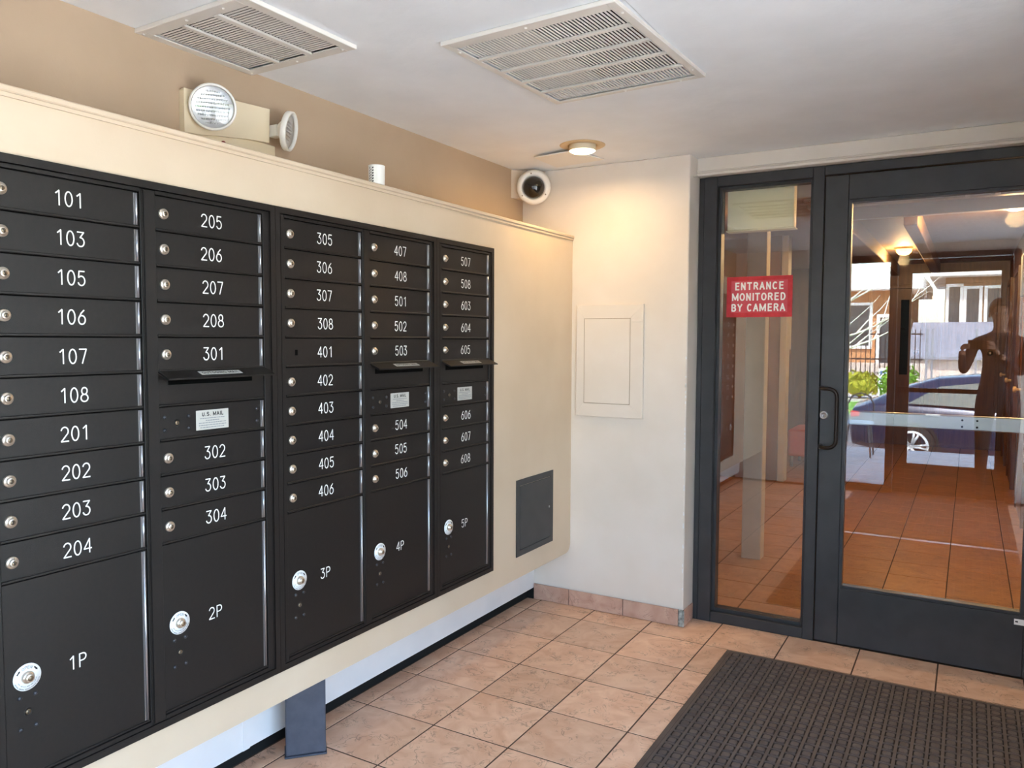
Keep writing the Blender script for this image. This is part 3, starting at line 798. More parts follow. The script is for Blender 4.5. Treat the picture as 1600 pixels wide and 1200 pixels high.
# ------------------------------------------------------------------ recessed downlight and loose plate
m_gold = mat('downlight_trim_paint', '#d6b98c', 0.45)
u = root('downlight', (DL[0], DL[1], ZC), 'lit round recessed downlight in the ceiling by the back wall', 'light')
b = MB().lathe((DL[0], DL[1], ZC), (0, 0, -1), [(.066, -.05), (.066, .002), (.072, .005), (.098, .004), (.103, .001), (.103, .0002)], 40); b.build('trim_ring', m_gold, u)
b = MB().lathe((DL[0], DL[1], ZC), (0, 0, -1), [(.060, -.05), (.0605, .018), (.0585, .026)], 36); b.build('bulb_rim', m_cream, u)
m_glow = mat('bulb_glow', '#fff1d2', 0.5, emit='#ffe2a8', estr=2.4)
MB().lathe((DL[0], DL[1], ZC), (0, 0, -1), [(.0583, .0255), (.050, .031), (.030, .035), (0, .036)], 32).build('bulb_face', m_glow, u, label='glowing warm white bulb face')
l = lamp('downlight_lamp', 'AREA', (DL[0], DL[1], ZC-.040), 0.58, (1.0, 0.67, 0.32), size=.11)
l.data.spread = math.radians(168)
u = root('ceiling_plate', (-1.69, 3.44, ZC-.014), 'thin cream blanking plate hanging loose beside the downlight', 'plate')
pc = [(-1.815, 3.302), (-1.600, 3.262), (-1.558, 3.545), (-1.842, 3.592)]
pc = [(-1.815, 3.302), (-1.605, 3.272), (-1.562, 3.548), (-1.842, 3.592)]
zf = [2.2560, 2.2565, 2.2690, 2.2690]
b = MB()
A = [b.bm.verts.new((x, y, z)) for (x, y), z in zip(pc, zf)]; B_ = [b.bm.verts.new((x, y, z+.0050)) for (x, y), z in zip(pc, zf)]
fs = [b.bm.faces.new(A), b.bm.faces.new(B_[::-1])]+[b.bm.faces.new((A[i], A[(i+1) % 4], B_[(i+1) % 4], B_[i])) for i in range(4)]
b.build('plate', m_ventw, u)
MB().lathe((-1.72, 3.43, 2.268), (0, 0, 1), [(.003, 0), (.003, .006), (0, .006)], 8).build('fixing_screw', m_lockd, u)

# ------------------------------------------------------------------ ceiling grilles
def grille(name, V, hx, hy, label, bars, slats, duct):
    u = root(name, (V[0], V[1], ZC), label, 'vent')
    T = Matrix.Translation((V[0], V[1], 0))@Matrix.Rotation(math.radians(V[2]), 4, 'Z')
    zt = ZC-.0006; zb = ZC-.0125
    ix0, ix1, iy0, iy1 = bars['inner']
    f = MB()
    f.box(-hx, -hy, zb, ix0, hy, zb+.0045, bev=.001, mtx=T).box(ix1, -hy, zb, hx, hy, zb+.0045, bev=.001, mtx=T)
    f.box(ix0, -hy, zb, ix1, iy0, zb+.0045, bev=.001, mtx=T).box(ix0, iy1, zb, ix1, hy, zb+.0045, bev=.001, mtx=T)
    # turned up outer lip
    for q in ((-hx, -hy, -hx+.006, hy), (hx-.006, -hy, hx, hy), (-hx+.006, -hy, hx-.006, -hy+.006), (-hx+.006, hy-.006, hx-.006, hy)):
        f.box(q[0], q[1], zb+.0046, q[2], q[3], zt, mtx=T)
    f.build('frame', m_vent, u)
    e = MB().box(-hx-.001, -hy-.003, zb-.001, hx+.001, -hy, zt, bev=.0015, mtx=T)
    if duct != 'B': e.box(hx, -hy-.001, zb-.001, hx+.003, hy+.001, zt, bev=.0015, mtx=T)
    e.build('bright_edge', m_ventw, u)
    for q in bars['bars']: MB().box(q[0], q[1], zb-.001, q[2], q[3], zb+.006, bev=.001, mtx=T).build('bar', m_vent, u)
    first = None
    for (cx, cy, lx, ly, tilt) in slats:
        w = T@Vector((cx, cy, ZC-.006))
        key = (name, duct, round(lx, 3), round(ly, 3))
        if key not in proto:
            b = MB()
            if lx > ly:   # runs along x
                b.box(-lx/2, -ly/2, -.0006, lx/2, ly/2, .0006, mtx=Matrix.Rotation(tilt, 4, 'X'))
            else:
                b.box(-lx/2, -ly/2, -.0006, lx/2, ly/2, .0006, mtx=Matrix.Rotation(tilt, 4, 'Y'))
            bmesh.ops.transform(b.bm, matrix=Matrix.Translation(w)@Matrix.Rotation(math.radians(V[2]), 4, 'Z'), verts=b.bm.verts[:])
            proto[key] = b.build('slat', m_vent, u, org=w)
        else: inst(proto[key], w, u, 'slat')
    for x, y in bars['screws']:
        MB().lathe(T@Vector((x, y, zb)), (0, 0, -1), [(.0050, 0), (.0040, .002), (0, .0028)], 10).build('screw', m_ventw, u)
    return u, T
# grille over the ledge: three panels of slats running along x
sl = []
n = 28
cols_ = [(-.196, -.074), (-.056, .063), (.086, .196)]
for x0, x1 in cols_:
    for k in range(n): sl.append(((x0+x1)/2, -.166+.333*(k+.5)/n, x1-x0, .0068, math.radians(-6)))
u, T = grille('ceiling_vent', VA, .229, .208, 'small white ceiling grille above the ledge, three panels of fine slats',
    dict(inner=(-.197, .197, -.170, .170), bars=[(-.073, -.170, -.057, .170), (.064, -.170, .085, .170)],
         screws=[(-.211, -.19), (-.02, -.19), (.13, -.19), (-.211, .19), (-.0, .19), (.19, .19)]), sl, 'A')
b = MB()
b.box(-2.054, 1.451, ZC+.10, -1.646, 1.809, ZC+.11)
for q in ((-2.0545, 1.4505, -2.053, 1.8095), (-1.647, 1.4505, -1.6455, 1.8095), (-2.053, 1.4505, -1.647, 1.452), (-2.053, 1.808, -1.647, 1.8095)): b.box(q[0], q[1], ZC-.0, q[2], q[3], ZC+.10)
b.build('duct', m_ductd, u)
# grille in the middle of the ceiling: five rows of slats running along y
sl = []
rows = [(-.297, -.188), (-.172, -.063), (-.047, .062), (.078, .189), (.205, .314)]
for y0, y1 in rows:
    for k in range(44): sl.append((-.256+.512*(k+.5)/44, (y0+y1)/2, .0050, y1-y0, math.radians(-14)))
u, T = grille('ceiling_vent', VB, .283, .342, 'large white ceiling grille in mid ceiling, five rows of slats',
    dict(inner=(-.258, .258, -.300, .318), bars=[(-.258, y-.008, .258, y+.008) for y in (-.180, -.055, .070, .197)],
         screws=[(-.268, -.27), (-.0, -.322), (.27, -.27), (-.268, .25), (.0, .331), (.27, .25), (.2, .331)]), sl, 'B')
b = MB()
for q in ((-1.3695, 1.9405, -1.368, 2.5995), (-.802, 1.9405, -.8005, 2.5995), (-1.368, 1.9405, -.802, 1.942), (-1.368, 2.598, -.802, 2.5995)): b.box(q[0], q[1], ZC, q[2], q[3], ZC+.30)
b.box(-1.368, 1.942, ZC+.30, -.802, 2.598, ZC+.31)
b.build('duct', m_duct, u)
b = MB().box(-1.367, 1.943, ZC+.03, -1.14, 2.597, ZC+.25, bev=.004); b.build('fan_casing', m_duct, u, label='grey sheet metal fan casing inside')
b = MB()
b.box(-1.10, 1.96, ZC+.06, -.82, 2.06, ZC+.16).box(-1.05, 2.19, ZC+.06, -.82, 2.29, ZC+.2)
b.build('coil_block', m_ductd, u)
MB().box(-1.02, 2.31, ZC+.05, -.82, 2.43, ZC+.2).build('motor_block', m_rust, u)
b = MB()
for k in range(24): b.box(-.815-.0105*k-.0015, 2.45, ZC+.04, -.815-.0105*k, 2.585, ZC+.16)
b.build('coil_fins', m_duct, u, kind='stuff')

# ------------------------------------------------------------------ sign on the sidelight and box behind it
u = root('entrance_sign', (-.883, YG-.0038, 1.518), 'red and white sign stuck on the narrow sidelight glass', 'sign')
yy = YG-.0034
x0, x1, z0, z1 = -1.0375, -.7295, 1.5090, 1.7040
b = MB().box(x0, yy-.0006, z0, x1, yy, z1); b.mi = 1
b.box(x0+.022, yy-.0010, z0+.022, x1-.022, yy-.0007, z1-.020)
b.build('sign_sheet', [m_red, m_red2], u)
U, V = Vector((1, 0, 0)), Vector((0, 0, 1)); W_ = x1-x0
yt = yy-.0014
font_obj([('ENTRANCE', (x0+.125*W_, yt, z0+.130), .745*W_, .0375), ('MONITORED', (x0+.085*W_, yt, z0+.0785), .815*W_, .0375), ('BY CAMERA', (x0+.072*W_, yt, z0+.027), .825*W_, .0375)], U, V, 'lettering', m_white, u, bold=.18)
u = root('cover_box', (-.90, 3.93, 1.935), 'cream metal box hanging inside the glass at the top of the sidelight', 'box')
MB().box(-1.058, 3.912, 1.937, -.742, 3.975, 2.148, bev=.005, seg=2).build('shell', m_cream2, u)
MB().box(-1.064, 3.909, 1.930, -.736, 3.978, 1.9365, bev=.002).build('lower_flange', m_cream2, u)

# ------------------------------------------------------------------ rubber mats
def rubber_mat(x0, y0, x1, y1, label):
    u = root('door_mat', ((x0+x1)/2, (y0+y1)/2, 0), label, 'mat')
    z = .0008
    b = MB().box(x0, y0, z, x1, y1, z+.0055, bev=.002); b.build('border', m_rubber, u)
    i = .020; px_, py_ = .0465, .0475
    MB().box(x0+i, y0+i, z+.0056, x1-i, y1-i, z+.0060).build('groove_base', m_rubberd, u)
    nx = int((x1-x0-2*i)/px_); ny = int((y1-y0-2*i)/py_); ox = x0+i+((x1-x0-2*i)-nx*px_)/2; oy = y0+i+((y1-y0-2*i)-ny*py_)/2
    b = MB(); h0, h1 = z+.0061, z+.0105
    fr = lambda q: b.box(q[0], q[1], h0, q[2], q[3], h1)
    for k in range(nx+1): fr((ox+k*px_-.0050, y0+i, ox+k*px_+.0050, y1-i))
    for k in range(ny+1):
        for j in range(nx): fr((ox+j*px_+.0051, oy+k*py_-.0024, ox+(j+1)*px_-.0051, oy+k*py_+.0024))
    b.build('raised_grid', m_rubber, u, kind='stuff')
    b = MB(); vs = []
    for j in range(nx):
        for k in range(ny):
            cx, cy = ox+(j+.5)*px_, oy+(k+.5)*py_
            a, c_ = .0142, .0152; t = .0025; ch = .005
            O = [(-a+ch, -c_), (a-ch, -c_), (a, -c_+ch), (a, c_-ch), (a-ch, c_), (-a+ch, c_), (-a, c_-ch), (-a, -c_+ch)]
            A = [b.bm.verts.new((cx+x, cy+y, h0)) for x, y in O]; B_ = [b.bm.verts.new((cx+x*.9, cy+y*.9, h1)) for x, y in O]
            for q in range(8): b.bm.faces.new((A[q], A[(q+1) % 8], B_[(q+1) % 8], B_[q]))
            b.bm.faces.new(B_)
    b.build('raised_pads', m_rubber, u, kind='stuff')
    return u
rubber_mat(-.903, 1.565, .317, 3.472, 'dark brown rubber door mat with raised blocks in front of the glass door')
rubber_mat(-.903, -.20, .317, 1.510, 'second dark brown rubber mat nearer the street entrance, seen reflected')
# ------------------------------------------------------------------ corridor behind the glass
m_cwall = mat('corridor_tan_wall', '#8a6446', 0.6, col2='#7d5a3e', scale=4, bump=.1)
m_wood = mat('dark_stained_wood', '#5c3720', 0.35, col2='#6e4428', scale=6, stretch=(6, 6, .6), bump=.1)
m_cceil = mat('textured_corridor_ceiling', '#a58a70', 0.6, col2='#94785f', scale=30, bump=1.0, bscale=60)
m_post = mat('pale_grey_post', '#c9c6bd', 0.5, col2='#bfbcb3', scale=6)
ZQ = 2.42
struct(MB().box(-3.27, 3.911, ZQ, .75, 12.08, ZQ+.05), 'ceiling', m_cceil, 'textured tan ceiling of the corridor')
b = MB().box(-3.27, 3.911, ZC+.021, .74, 3.93, ZQ)
struct(b, 'wall_corridor', m_cwall)
struct(MB().box(.40, 3.931, 0, .62, 11.75, ZQ), 'wall_corridor', m_cwall, 'tan right hand wall of the corridor')
struct(MB().box(-3.27, 11.751, 0, .74, 11.9, ZQ), 'wall_corridor', m_wood, 'dark wooden end wall of the corridor')
struct(MB().box(-2.40, 3.931, 0, -2.26, 11.75, ZQ), 'wall_corridor', m_cwall)
struct(MB().box(-2.2, 3.9115, 0, -1.18, 3.93, ZQ), 'wall_corridor', m_cwall)
# partition with pale edge
struct(MB().box(-2.259, 8.0, 0, -1.62, 8.12, ZQ), 'wall_partition', m_cwall, 'tan partition wall in the lobby behind the sidelight')
struct(MB().box(-1.6195, 7.985, 0, -1.555, 8.135, ZQ, bev=.004), 'trim_6', m_post, 'pale vertical edge trim of the lobby partition')
# ceiling beams
for k, (x, y0, y1) in enumerate(((-.90, 5.3, 11.74), (-.42, 6.7, 11.74))):
    struct(MB().box(x-.05, y0, 2.275, x+.05, y1, ZQ-.001, bev=.006), 'trim_%d' % (7+k), m_cceil, 'long ceiling beam of the corridor, %s one' % ('left' if k == 0 else 'right'))
for k, y in enumerate((5.25, 5.72, 6.36)):
    struct(MB().box(-1.0, y, 2.30, .399, y+.07, ZQ-.001, bev=.004), 'trim_%d' % (9+k), m_post, 'pale cross bar on the corridor ceiling')
u = root('ceiling_lattice', (.12, 5.5, 2.30), 'row of pale square frames hanging between the corridor ceiling bars', 'ceiling frame')
for x in (-.06, .10, .26): MB().box(x, 5.3205, 2.302, x+.03, 5.7195, 2.33, bev=.002).build('cross_piece', m_post, u)
# white post
u = root('square_post', (-1.17, 5.09, 0), 'pale grey square post in the lobby behind the sidelight', 'post')
MB().box(-1.233, 5.040, .0, -1.112, 5.14, ZQ-.002, bev=.004).build('shaft', m_post, u)
# right wall doors in dark wood with glossy trims
for k, y in enumerate((5.1, 6.9, 8.7, 10.3)):
    u = root('wooden_door', (.39, y+.45, 0), 'dark wooden corridor door on the right hand wall, number %s from the glass' % ('one', 'two', 'three', 'four')[k], 'door', 'doors along the corridor')
    u['label'] = ('nearest dark wooden door on the right of the corridor', 'second dark wooden door on the right of the corridor', 'third dark wooden door on the right of the corridor', 'farthest dark wooden door on the right of the corridor')[k]
    MB().box(.372, y+.06, .003, .396, y+.86, 2.05, bev=.003).build('leaf', m_wood, u)
    MB().box(.360, y, .003, .399, y+.055, 2.11, bev=.004).box(.360, y+.865, .003, .399, y+.92, 2.11, bev=.004).box(.360, y+.0555, 2.055, .399, y+.8645, 2.11, bev=.004).build('casing', m_wood, u)
    MB().lathe((.371, y+.79, 1.0), (-1, 0, 0), [(.012, 0), (.012, .03), (.026, .035), (.026, .055), (0, .06)], 16).build('knob', m_gold, u)
# end wall doors
for k, (x0, lab) in enumerate(((-1.18, 'dark wooden door with a narrow slot window at the end of the corridor'), (-.34, 'plain dark wooden door at the end of the corridor'))):
    u = root('wooden_door', (x0+.3, 11.73, 0), lab, 'door', None)
    MB().box(x0-.04, 11.71, .003, x0, 11.749, 2.10, bev=.004).box(x0+.62, 11.71, .003, x0+.66, 11.749, 2.10, bev=.004).box(x0-.04, 11.71, 2.101, x0+.66, 11.749, 2.15, bev=.004).build('casing', m_wood, u)
    MB().box(x0+.002, 11.722, .003, x0+.618, 11.748, 2.098, bev=.003).build('leaf', m_wood, u)
    if k == 0: MB().box(x0+.36, 11.717, .95, x0+.46, 11.7215, 1.95, bev=.002).build('slot_window', m_boxdark, u)
    MB().lathe((x0+.56, 11.721, 1.25), (0, -1, 0), [(.014, 0), (.014, .03), (.03, .035), (.03, .055), (0, .065)], 16).build('knob', m_steel, u)
# grey electric box on the right hand wall by the glass door
u = root('wall_box', (.37, 6.1, 1.78), 'grey metal box mounted high on the corridor wall', 'box')
MB().box(.30, 6.66, 1.72, .399, 6.84, 2.02, bev=.006).build('case', mat('grey_enamel', '#8d9499', 0.4), u)
# picture, orange seat
u = root('framed_picture', (-1.5, 8.9, 1.2), 'wooden framed picture leaning out from the lobby wall', 'picture')
MB().box(-1.80, 8.6, 1.25, -1.74, 9.2, 1.95, bev=.01, mtx=Matrix.Identity(4)).build('frame', m_wood, u)
MB().box(-1.739, 8.65, 1.30, -1.735, 9.15, 1.90).build('print', m_post, u)
u = root('orange_bench', (-1.40, 9.3, 0), 'orange padded bench on the lobby floor', 'bench')
MB().box(-1.72, 9.0, .12, -1.22, 9.6, .42, bev=.03, seg=3).build('seat', mat('orange_vinyl', '#b3431c', .5), u)
for x in (-1.68, -1.28):
    for y in (9.05, 9.53): MB().cyl((x, y, .001), (0, 0, 1), .018, .12, 10).build('leg', m_steel, u)
# corridor lamps
m_globe = mat('warm_globe', '#ffe6b0', .4, emit='#ffb84a', estr=2)
for k, (x, y, e) in enumerate(((.25, 6.75, 13.0), (-.66, 9.6, 4), (-1.85, 6.3, .3))):
    u = root('ceiling_lamp', (x, y, ZQ-.08), ('warm glowing round ceiling lamp near the right hand corridor wall', 'warm round ceiling lamp between the two corridor beams', 'warm round ceiling lamp over the lobby behind the sidelight')[k], 'lamp')
    MB().lathe((x, y, ZQ-.001), (0, 0, -1), [(.09, 0), (.09, .015), (.085, .02)], 24).build('base', m_gold, u)
    MB().lathe((x, y, ZQ-.021), (0, 0, -1), [(.080, 0), (.075, .03), (.05, .055), (0, .065)], 24).build('globe', m_globe, u)
    lamp('corridor_lamp', 'POINT', (x, y, ZQ-.14), e, (1, .62, .28), size=.06)
u = root('ceiling_lamp', (.10, 4.75, ZQ-.03), 'warm square ceiling lamp just inside the glass door', 'lamp')  # extra lamp hidden behind the header, brightens the corridor floor
MB().box(-.05, 4.60, ZQ-.022, .25, 4.90, ZQ-.001, bev=.003).build('fill_panel', m_globe, u)
lamp('corridor_lamp', 'AREA', (.10, 4.75, ZQ-.03), 1.0, (1, .66, .36), size=.28).data.spread = math.radians(110)

# ------------------------------------------------------------------ the street behind the camera (seen mirrored in the glass)
m_conc = mat('concrete', '#d8d4ce', 0.8, col2='#cac6c0', scale=3, bump=.2)
m_asph = mat('asphalt', '#77767a', 0.9, col2='#6a696c', scale=12)
m_grass = mat('grass', '#5f9a3c', 0.9, col2='#78ad4a', scale=8)
m_car = mat('dark_blue_car_paint', '#1d2540', 0.25, 0.3, coat=.6)
m_carglass = mat('car_window_glass', '#3b4a48', 0.08, spec=.8)
m_tyre = mat('tyre', '#141414', .8)
m_rim = mat('alloy_rim', '#c8cacc', .3, .4)
m_siding = mat('tan_siding', '#c08a5e', .7, col2='#b37e54', scale=2)
m_trimw = mat('white_trim', '#f0efec', .6)
m_gl2 = mat('house_window', '#39434a', .15)
m_fence = mat('black_iron', '#18181a', .5, .3)
m_wallst = mat('pale_stucco', '#d8c9c0', .8, col2='#cbb9af', scale=2)
m_snow = mat('pale_rock', '#d9d5cf', .8, col2='#a99f96', scale=6)
m_roofg = mat('grey_roofing', '#8c8f9c', .7, col2='#7f828f', scale=3)
m_bush = mat('yellow_green_leaves', '#b8b030', .8, col2='#8d9a2a', scale=20)
m_greenl = mat('green_leaves', '#5d9a2c', .8, col2='#86b83c', scale=20)
m_bark = mat('pale_bark', '#f4eee4', .8)
struct(MB().box(-14, -3.55, -.6, 14, YS-.161, -.001), 'pavement', m_conc, 'concrete pavement outside the entrance')
struct(MB().box(.905, YS-.1605, -.6, 14, 13, -.0015), 'pavement', m_conc, 'sunlit concrete pavement beside the vestibule')  # ground added out of view to throw sunlight up at the ceiling
struct(MB().box(-40, -15.0, -.75, 40, -3.551, -.56), 'street', m_asph, 'asphalt street with a parked car')
struct(MB().box(-40, -19.0, -.75, 40, -15.001, -.50), 'verge', m_grass, 'green verge across the street')
struct(MB().box(-40, -60.0, -.75, 40, -19.001, -.45), 'yard', m_conc)
struct(MB().box(-12, -23.3, -.449, -1.3, -23.0, .62, bev=.02), 'garden_wall', m_wallst, 'pale stucco garden wall across the street')
# car
def car(x0, y, z, L=4.6):
    u = root('parked_car', (x0+L/2, y, z), 'dark blue car parked in the street, reflected in the glass door', 'car')
    # stations: x, sill z, belt z, roof z, half width at belt, half width at roof
    st = [(0, .42, .78, .80, .70, .60), (.06, .30, .88, .92, .82, .66), (.35, .26, .96, 1.02, .90, .62), (.75, .24, .98, 1.22, .92, .60), (1.25, .22, .96, 1.38, .93, .60), (1.9, .20, .93, 1.44, .93, .60),
          (2.6, .20, .90, 1.38, .93, .60), (3.1, .20, .88, 1.18, .92, .62), (3.5, .22, .86, .96, .91, .66), (4.1, .24, .76, .82, .88, .64), (4.5, .30, .62, .68, .80, .60), (4.6, .40, .52, .55, .66, .55)]
    b = MB(); rings = []
    for x, s, bl, rf, wb, wr in st:
        pts = [(-wb*.92, s), (-wb, s+.12), (-wb*1.01, (s+bl)/2), (-wb, bl-.03), (-wb*.96, bl), (-wr, rf-.03), (-wr*.8, rf), (0, rf+.02)]
        pts = pts+[(-a, c_) for a, c_ in pts[-2::-1]]
        rings.append([b.bm.verts.new((x0+x, y+a, z+c_)) for a, c_ in pts])
    fs = []
    for A, B_ in zip(rings, rings[1:]):
        for i in range(len(A)-1): fs.append(b.bm.faces.new((A[i], A[i+1], B_[i+1], B_[i])))
        fs.append(b.bm.faces.new((A[-1], A[0], B_[0], B_[-1])))
    fs += [b.bm.faces.new(rings[0]), b.bm.faces.new(rings[-1][::-1])]
    b._fin(fs, None, True)
    b.build('body', m_car, u)
    for s in (1, -1):
        yy = y+s*.95
        for (pts) in ([(.85, .99), (1.28, 1.26), (1.85, 1.33), (1.85, .96)], [(1.93, .95), (1.93, 1.33), (2.55, 1.28), (3.15, 1.05), (3.35, .90)]):
            q = []
            for px_, pz in pts:
                k = (pz-.93)/(1.42-.93); q.append((x0+px_, y+s*(.945-.30*max(0, min(1, k))), z+pz))
            MB().prism(q, (0, s*.012, .004)).build('side_window', m_carglass, u)
        MB().box(x0+2.0, yy-.02, z+.80, x0+2.2, yy+.015, z+.83, bev=.004).box(x0+1.1, yy-.02, z+.82, x0+1.3, yy+.015, z+.85, bev=.004).build('door_handle', m_rim, u)
        MB().box(x0+.02, y+s*.62-.16, z+.74, x0+.30, y+s*.80+.05, z+.84, bev=.02).build('tail_light', mat('tail_light_red', '#b5222a', .3), u)
        for wx in (.92, 3.72):
            b = MB().lathe((x0+wx, y+s*.965, z+.335), (0, -s, 0), [(.24, .0), (.31, .0), (.335, .03), (.335, .2), (.25, .22)], 32); w = b.build('tyre', m_tyre, u)
            MB().lathe((x0+wx, y+s*.955, z+.335), (0, -s, 0), [(0, .02), (.22, .03)], 28).build('wheel_well', m_tyre, w)
            b = MB().lathe((x0+wx, y+s*.97, z+.335), (0, -s, 0), [(.205, .0), (.243, .0), (.243, .03), (.205, .03)], 32)
            b.lathe((x0+wx, y+s*.972, z+.335), (0, -s, 0), [(0, 0), (.045, 0), (.05, .03)], 16)
            for k in range(10):
                a = PI*2*(k//2)/5+(-.16 if k % 2 else .16)
                p = Vector((x0+wx, y+s*.966, z+.335)); d = Vector((math.cos(a), 0, math.sin(a)))
                b.tube([p+d*.03, p+d*.215], .019, 6)
            b.build('rim', m_rim, w)
        b = MB().lathe((x0+.92, y+s*.938, z+.335), (0, s, 0), [(.37, 0), (.385, .012), (.37, .02), (.345, .012)], 32); b.build('arch_trim', m_tyre, u)
    return u
car(-1.66, -6.8, -.56)
# fence
u = root('iron_fence', (-4, -22.6, -.45), 'black iron railing in front of the garden wall', 'fence')
MB().box(-8, -22.62, .75, -1.4, -22.58, .80).box(-8, -22.62, 1.62, -1.4, -22.58, 1.67).box(-8, -22.62, -.2, -1.4, -22.58, -.15).build('rail', m_fence, u)
first = MB().box(-8.01, -22.612, -.449, -7.985, -22.588, 1.80).build('bar', m_fence, u)
for k in range(1, 43): inst(first, (WORG[first.name].x+.155*k, WORG[first.name].y, WORG[first.name].z), u, 'bar')
for x in (-1.62, -1.15, -1.0, .15):
    t = root('fence_post', (x*1.02, -20.0, -.45), 'tall grey fence post beyond the street, %s' % {-1.62: 'leftmost of the four', -1.15: 'second from the left', -1.0: 'third from the left', .15: 'the one far to the right'}[x], 'post', 'grey fence posts')
    MB().box(x*1.02-.03, -20.03, -.449, x*1.02+.03, -19.97, 1.75, bev=.01).build('shaft', m_roofg, t)
    MB().box(x*1.02-.04, -20.04, 1.751, x*1.02+.04, -19.96, 1.80, bev=.01).build('cap', m_roofg, t)
# bush and shrub
def leafy(name, c, r, m, label, n=260, flat=.8):
    u = root(name, (c[0], c[1], c[2]-r*flat), label, 'bush')
    b = MB(); rnd = random.Random(hash(name) % 99 if False else 5)
    for k in range(n):
        th = rnd.uniform(0, 2*PI); ph = math.acos(rnd.uniform(-.6, 1)); rr = r*rnd.uniform(.7, 1.05)
        p = Vector((c[0]+rr*math.sin(ph)*math.cos(th), c[1]+rr*math.sin(ph)*math.sin(th), c[2]+rr*flat*math.cos(ph)))
        d = Vector((rnd.uniform(-1, 1), rnd.uniform(-1, 1), rnd.uniform(-1, 1))).normalized(); e = d.orthogonal().normalized(); s = r*.13
        b.quad([p-d*s-e*s*.5, p+d*s-e*s*.5, p+d*s+e*s*.5, p-d*s+e*s*.5])
    b.build('leaves', m, u, kind='stuff', fixn=False)
    b = MB().ball(c, r*.8, 3, (1, 1, flat)); b.build('inner_mass', m, u)
    MB().cyl((c[0], c[1], c[2]-r*flat-.12), (0, 0, 1), .05, r, 8).build('stem', m_wood, u)
leafy('round_bush', (-3.05, -19.9, -.02), .58, m_bush, 'rounded yellow green bush across the street')
leafy('green_shrub', (-1.62, -15.6, .2), .5, m_greenl, 'bright green shrub beside the grey fence posts', flat=1.3)
# white sign board
u = root('yard_sign', (-2.15, -18.2, -.5), 'white yard sign with blue blocks of print across the street', 'sign')
MB().box(-2.36, -18.22, -.25, -1.94, -18.19, .58, bev=.01).build('board', m_trimw, u)
for x in (-2.34, -1.98): MB().box(x, -18.25, -.499, x+.04, -18.2205, .5).build('leg', m_trimw, u)
b = MB()
for r_ in range(3):
    for c_ in range(4):
        b.box(-2.31+.09*c_, -18.188, .40-.20*r_, -2.31+.09*c_+.055, -18.184, .40-.20*r_+.11)
b.build('blue_blocks', mat('sign_blue', '#4d6fb0', .6), u)
# houses
def house(name, x0, x1, y, h, wins, m, label, roof=True):
    u = root(name, ((x0+x1)/2, y, -.45), label, 'building')
    MB().box(x0, y-8, -.449, x1, y, h).build('wall', m, u)
    if roof: MB().box(x0-.6, y-8.6, h+.001, x1+.6, y+.9, h+.55, bev=.03).build('eaves', m_trimw, u)
    for a, b_, c_, d in wins:
        w = MB().box(a-.12, y+.001, c_-.12, a, y+.12, d+.12).box(b_, y+.001, c_-.12, b_+.12, y+.12, d+.12).box(a, y+.001, d, b_, y+.12, d+.12).box(a, y+.001, c_-.12, b_, y+.12, c_).build('window_frame', m_trimw, u)
        MB().box(a+.001, y+.001, c_+.001, b_-.001, y+.04, d-.001).build('pane', m_gl2, w)
    return u
house('tan_house', -14, -2.3, -28.5, 3.5, [(-4.5, -3.7, 1.2, 2.9), (-6.2, -5.4, 1.2, 2.9), (-3.3, -2.9, .2, 2.4)], m_siding, 'tan house with white eaves across the street')
house('windowed_house', -1.0, 8.0, -30.5, 4.1, [(-.85, -.45, 1.7, 3.7), (-.2, .25, 1.9, 3.6), (.55, 1.0, 1.9, 3.6), (2.0, 3.0, 1.4, 3.4)], mat('brown_siding', '#8a6a50', .7), 'brown house with tall white framed windows across the street')
# low grey roofed shed in front
u = root('grey_shed', (0, -25, -.45), 'low shed with a pale grey sloping roof across the street', 'shed')
MB().box(-1.9, -27, -.449, 4.0, -24.5, .9).build('wall', m_wallst, u)
MB().prism([(-2.0, -24.2, .85), (-2.0, -27.4, 2.15), (-2.0, -27.4, 2.05), (-2.0, -24.2, .75)], (6.2, 0, 0)).build('roof', m_roofg, u)
# rocks
rr = random.Random(3)
k = 0
for i in range(9):
    for j in range(3):
        s = rr.uniform(.17, .205); x = -1.5+.47*i+rr.uniform(-.01, .01); y = -20.4-.47*j+rr.uniform(-.01, .01); z = -.45+s*.72+(.0 if j == 0 else .18*j)
        if j: MB().box(x-.16, y-.16, -.449, x+.16, y+.16, z-s*.75).build('rock_footing', m_snow).__setitem__('kind', 'structure')
        b = MB(); b.ball((x, y, z), s, 2, (1.05, 1, .7))
        for v in b.bm.verts: v.co += Vector((rr.uniform(-1, 1), rr.uniform(-1, 1), rr.uniform(-1, 1)))*s*.07
        for f in b.bm.faces: f.smooth = False
        tag(b.build('rock', m_snow), 'pale rock, %s from the left in the %s row of the heap across the street' % ('first second third fourth fifth sixth seventh eighth ninth'.split()[i], 'front middle back'.split()[j]), 'rock', 'pale rocks heaped across the street')
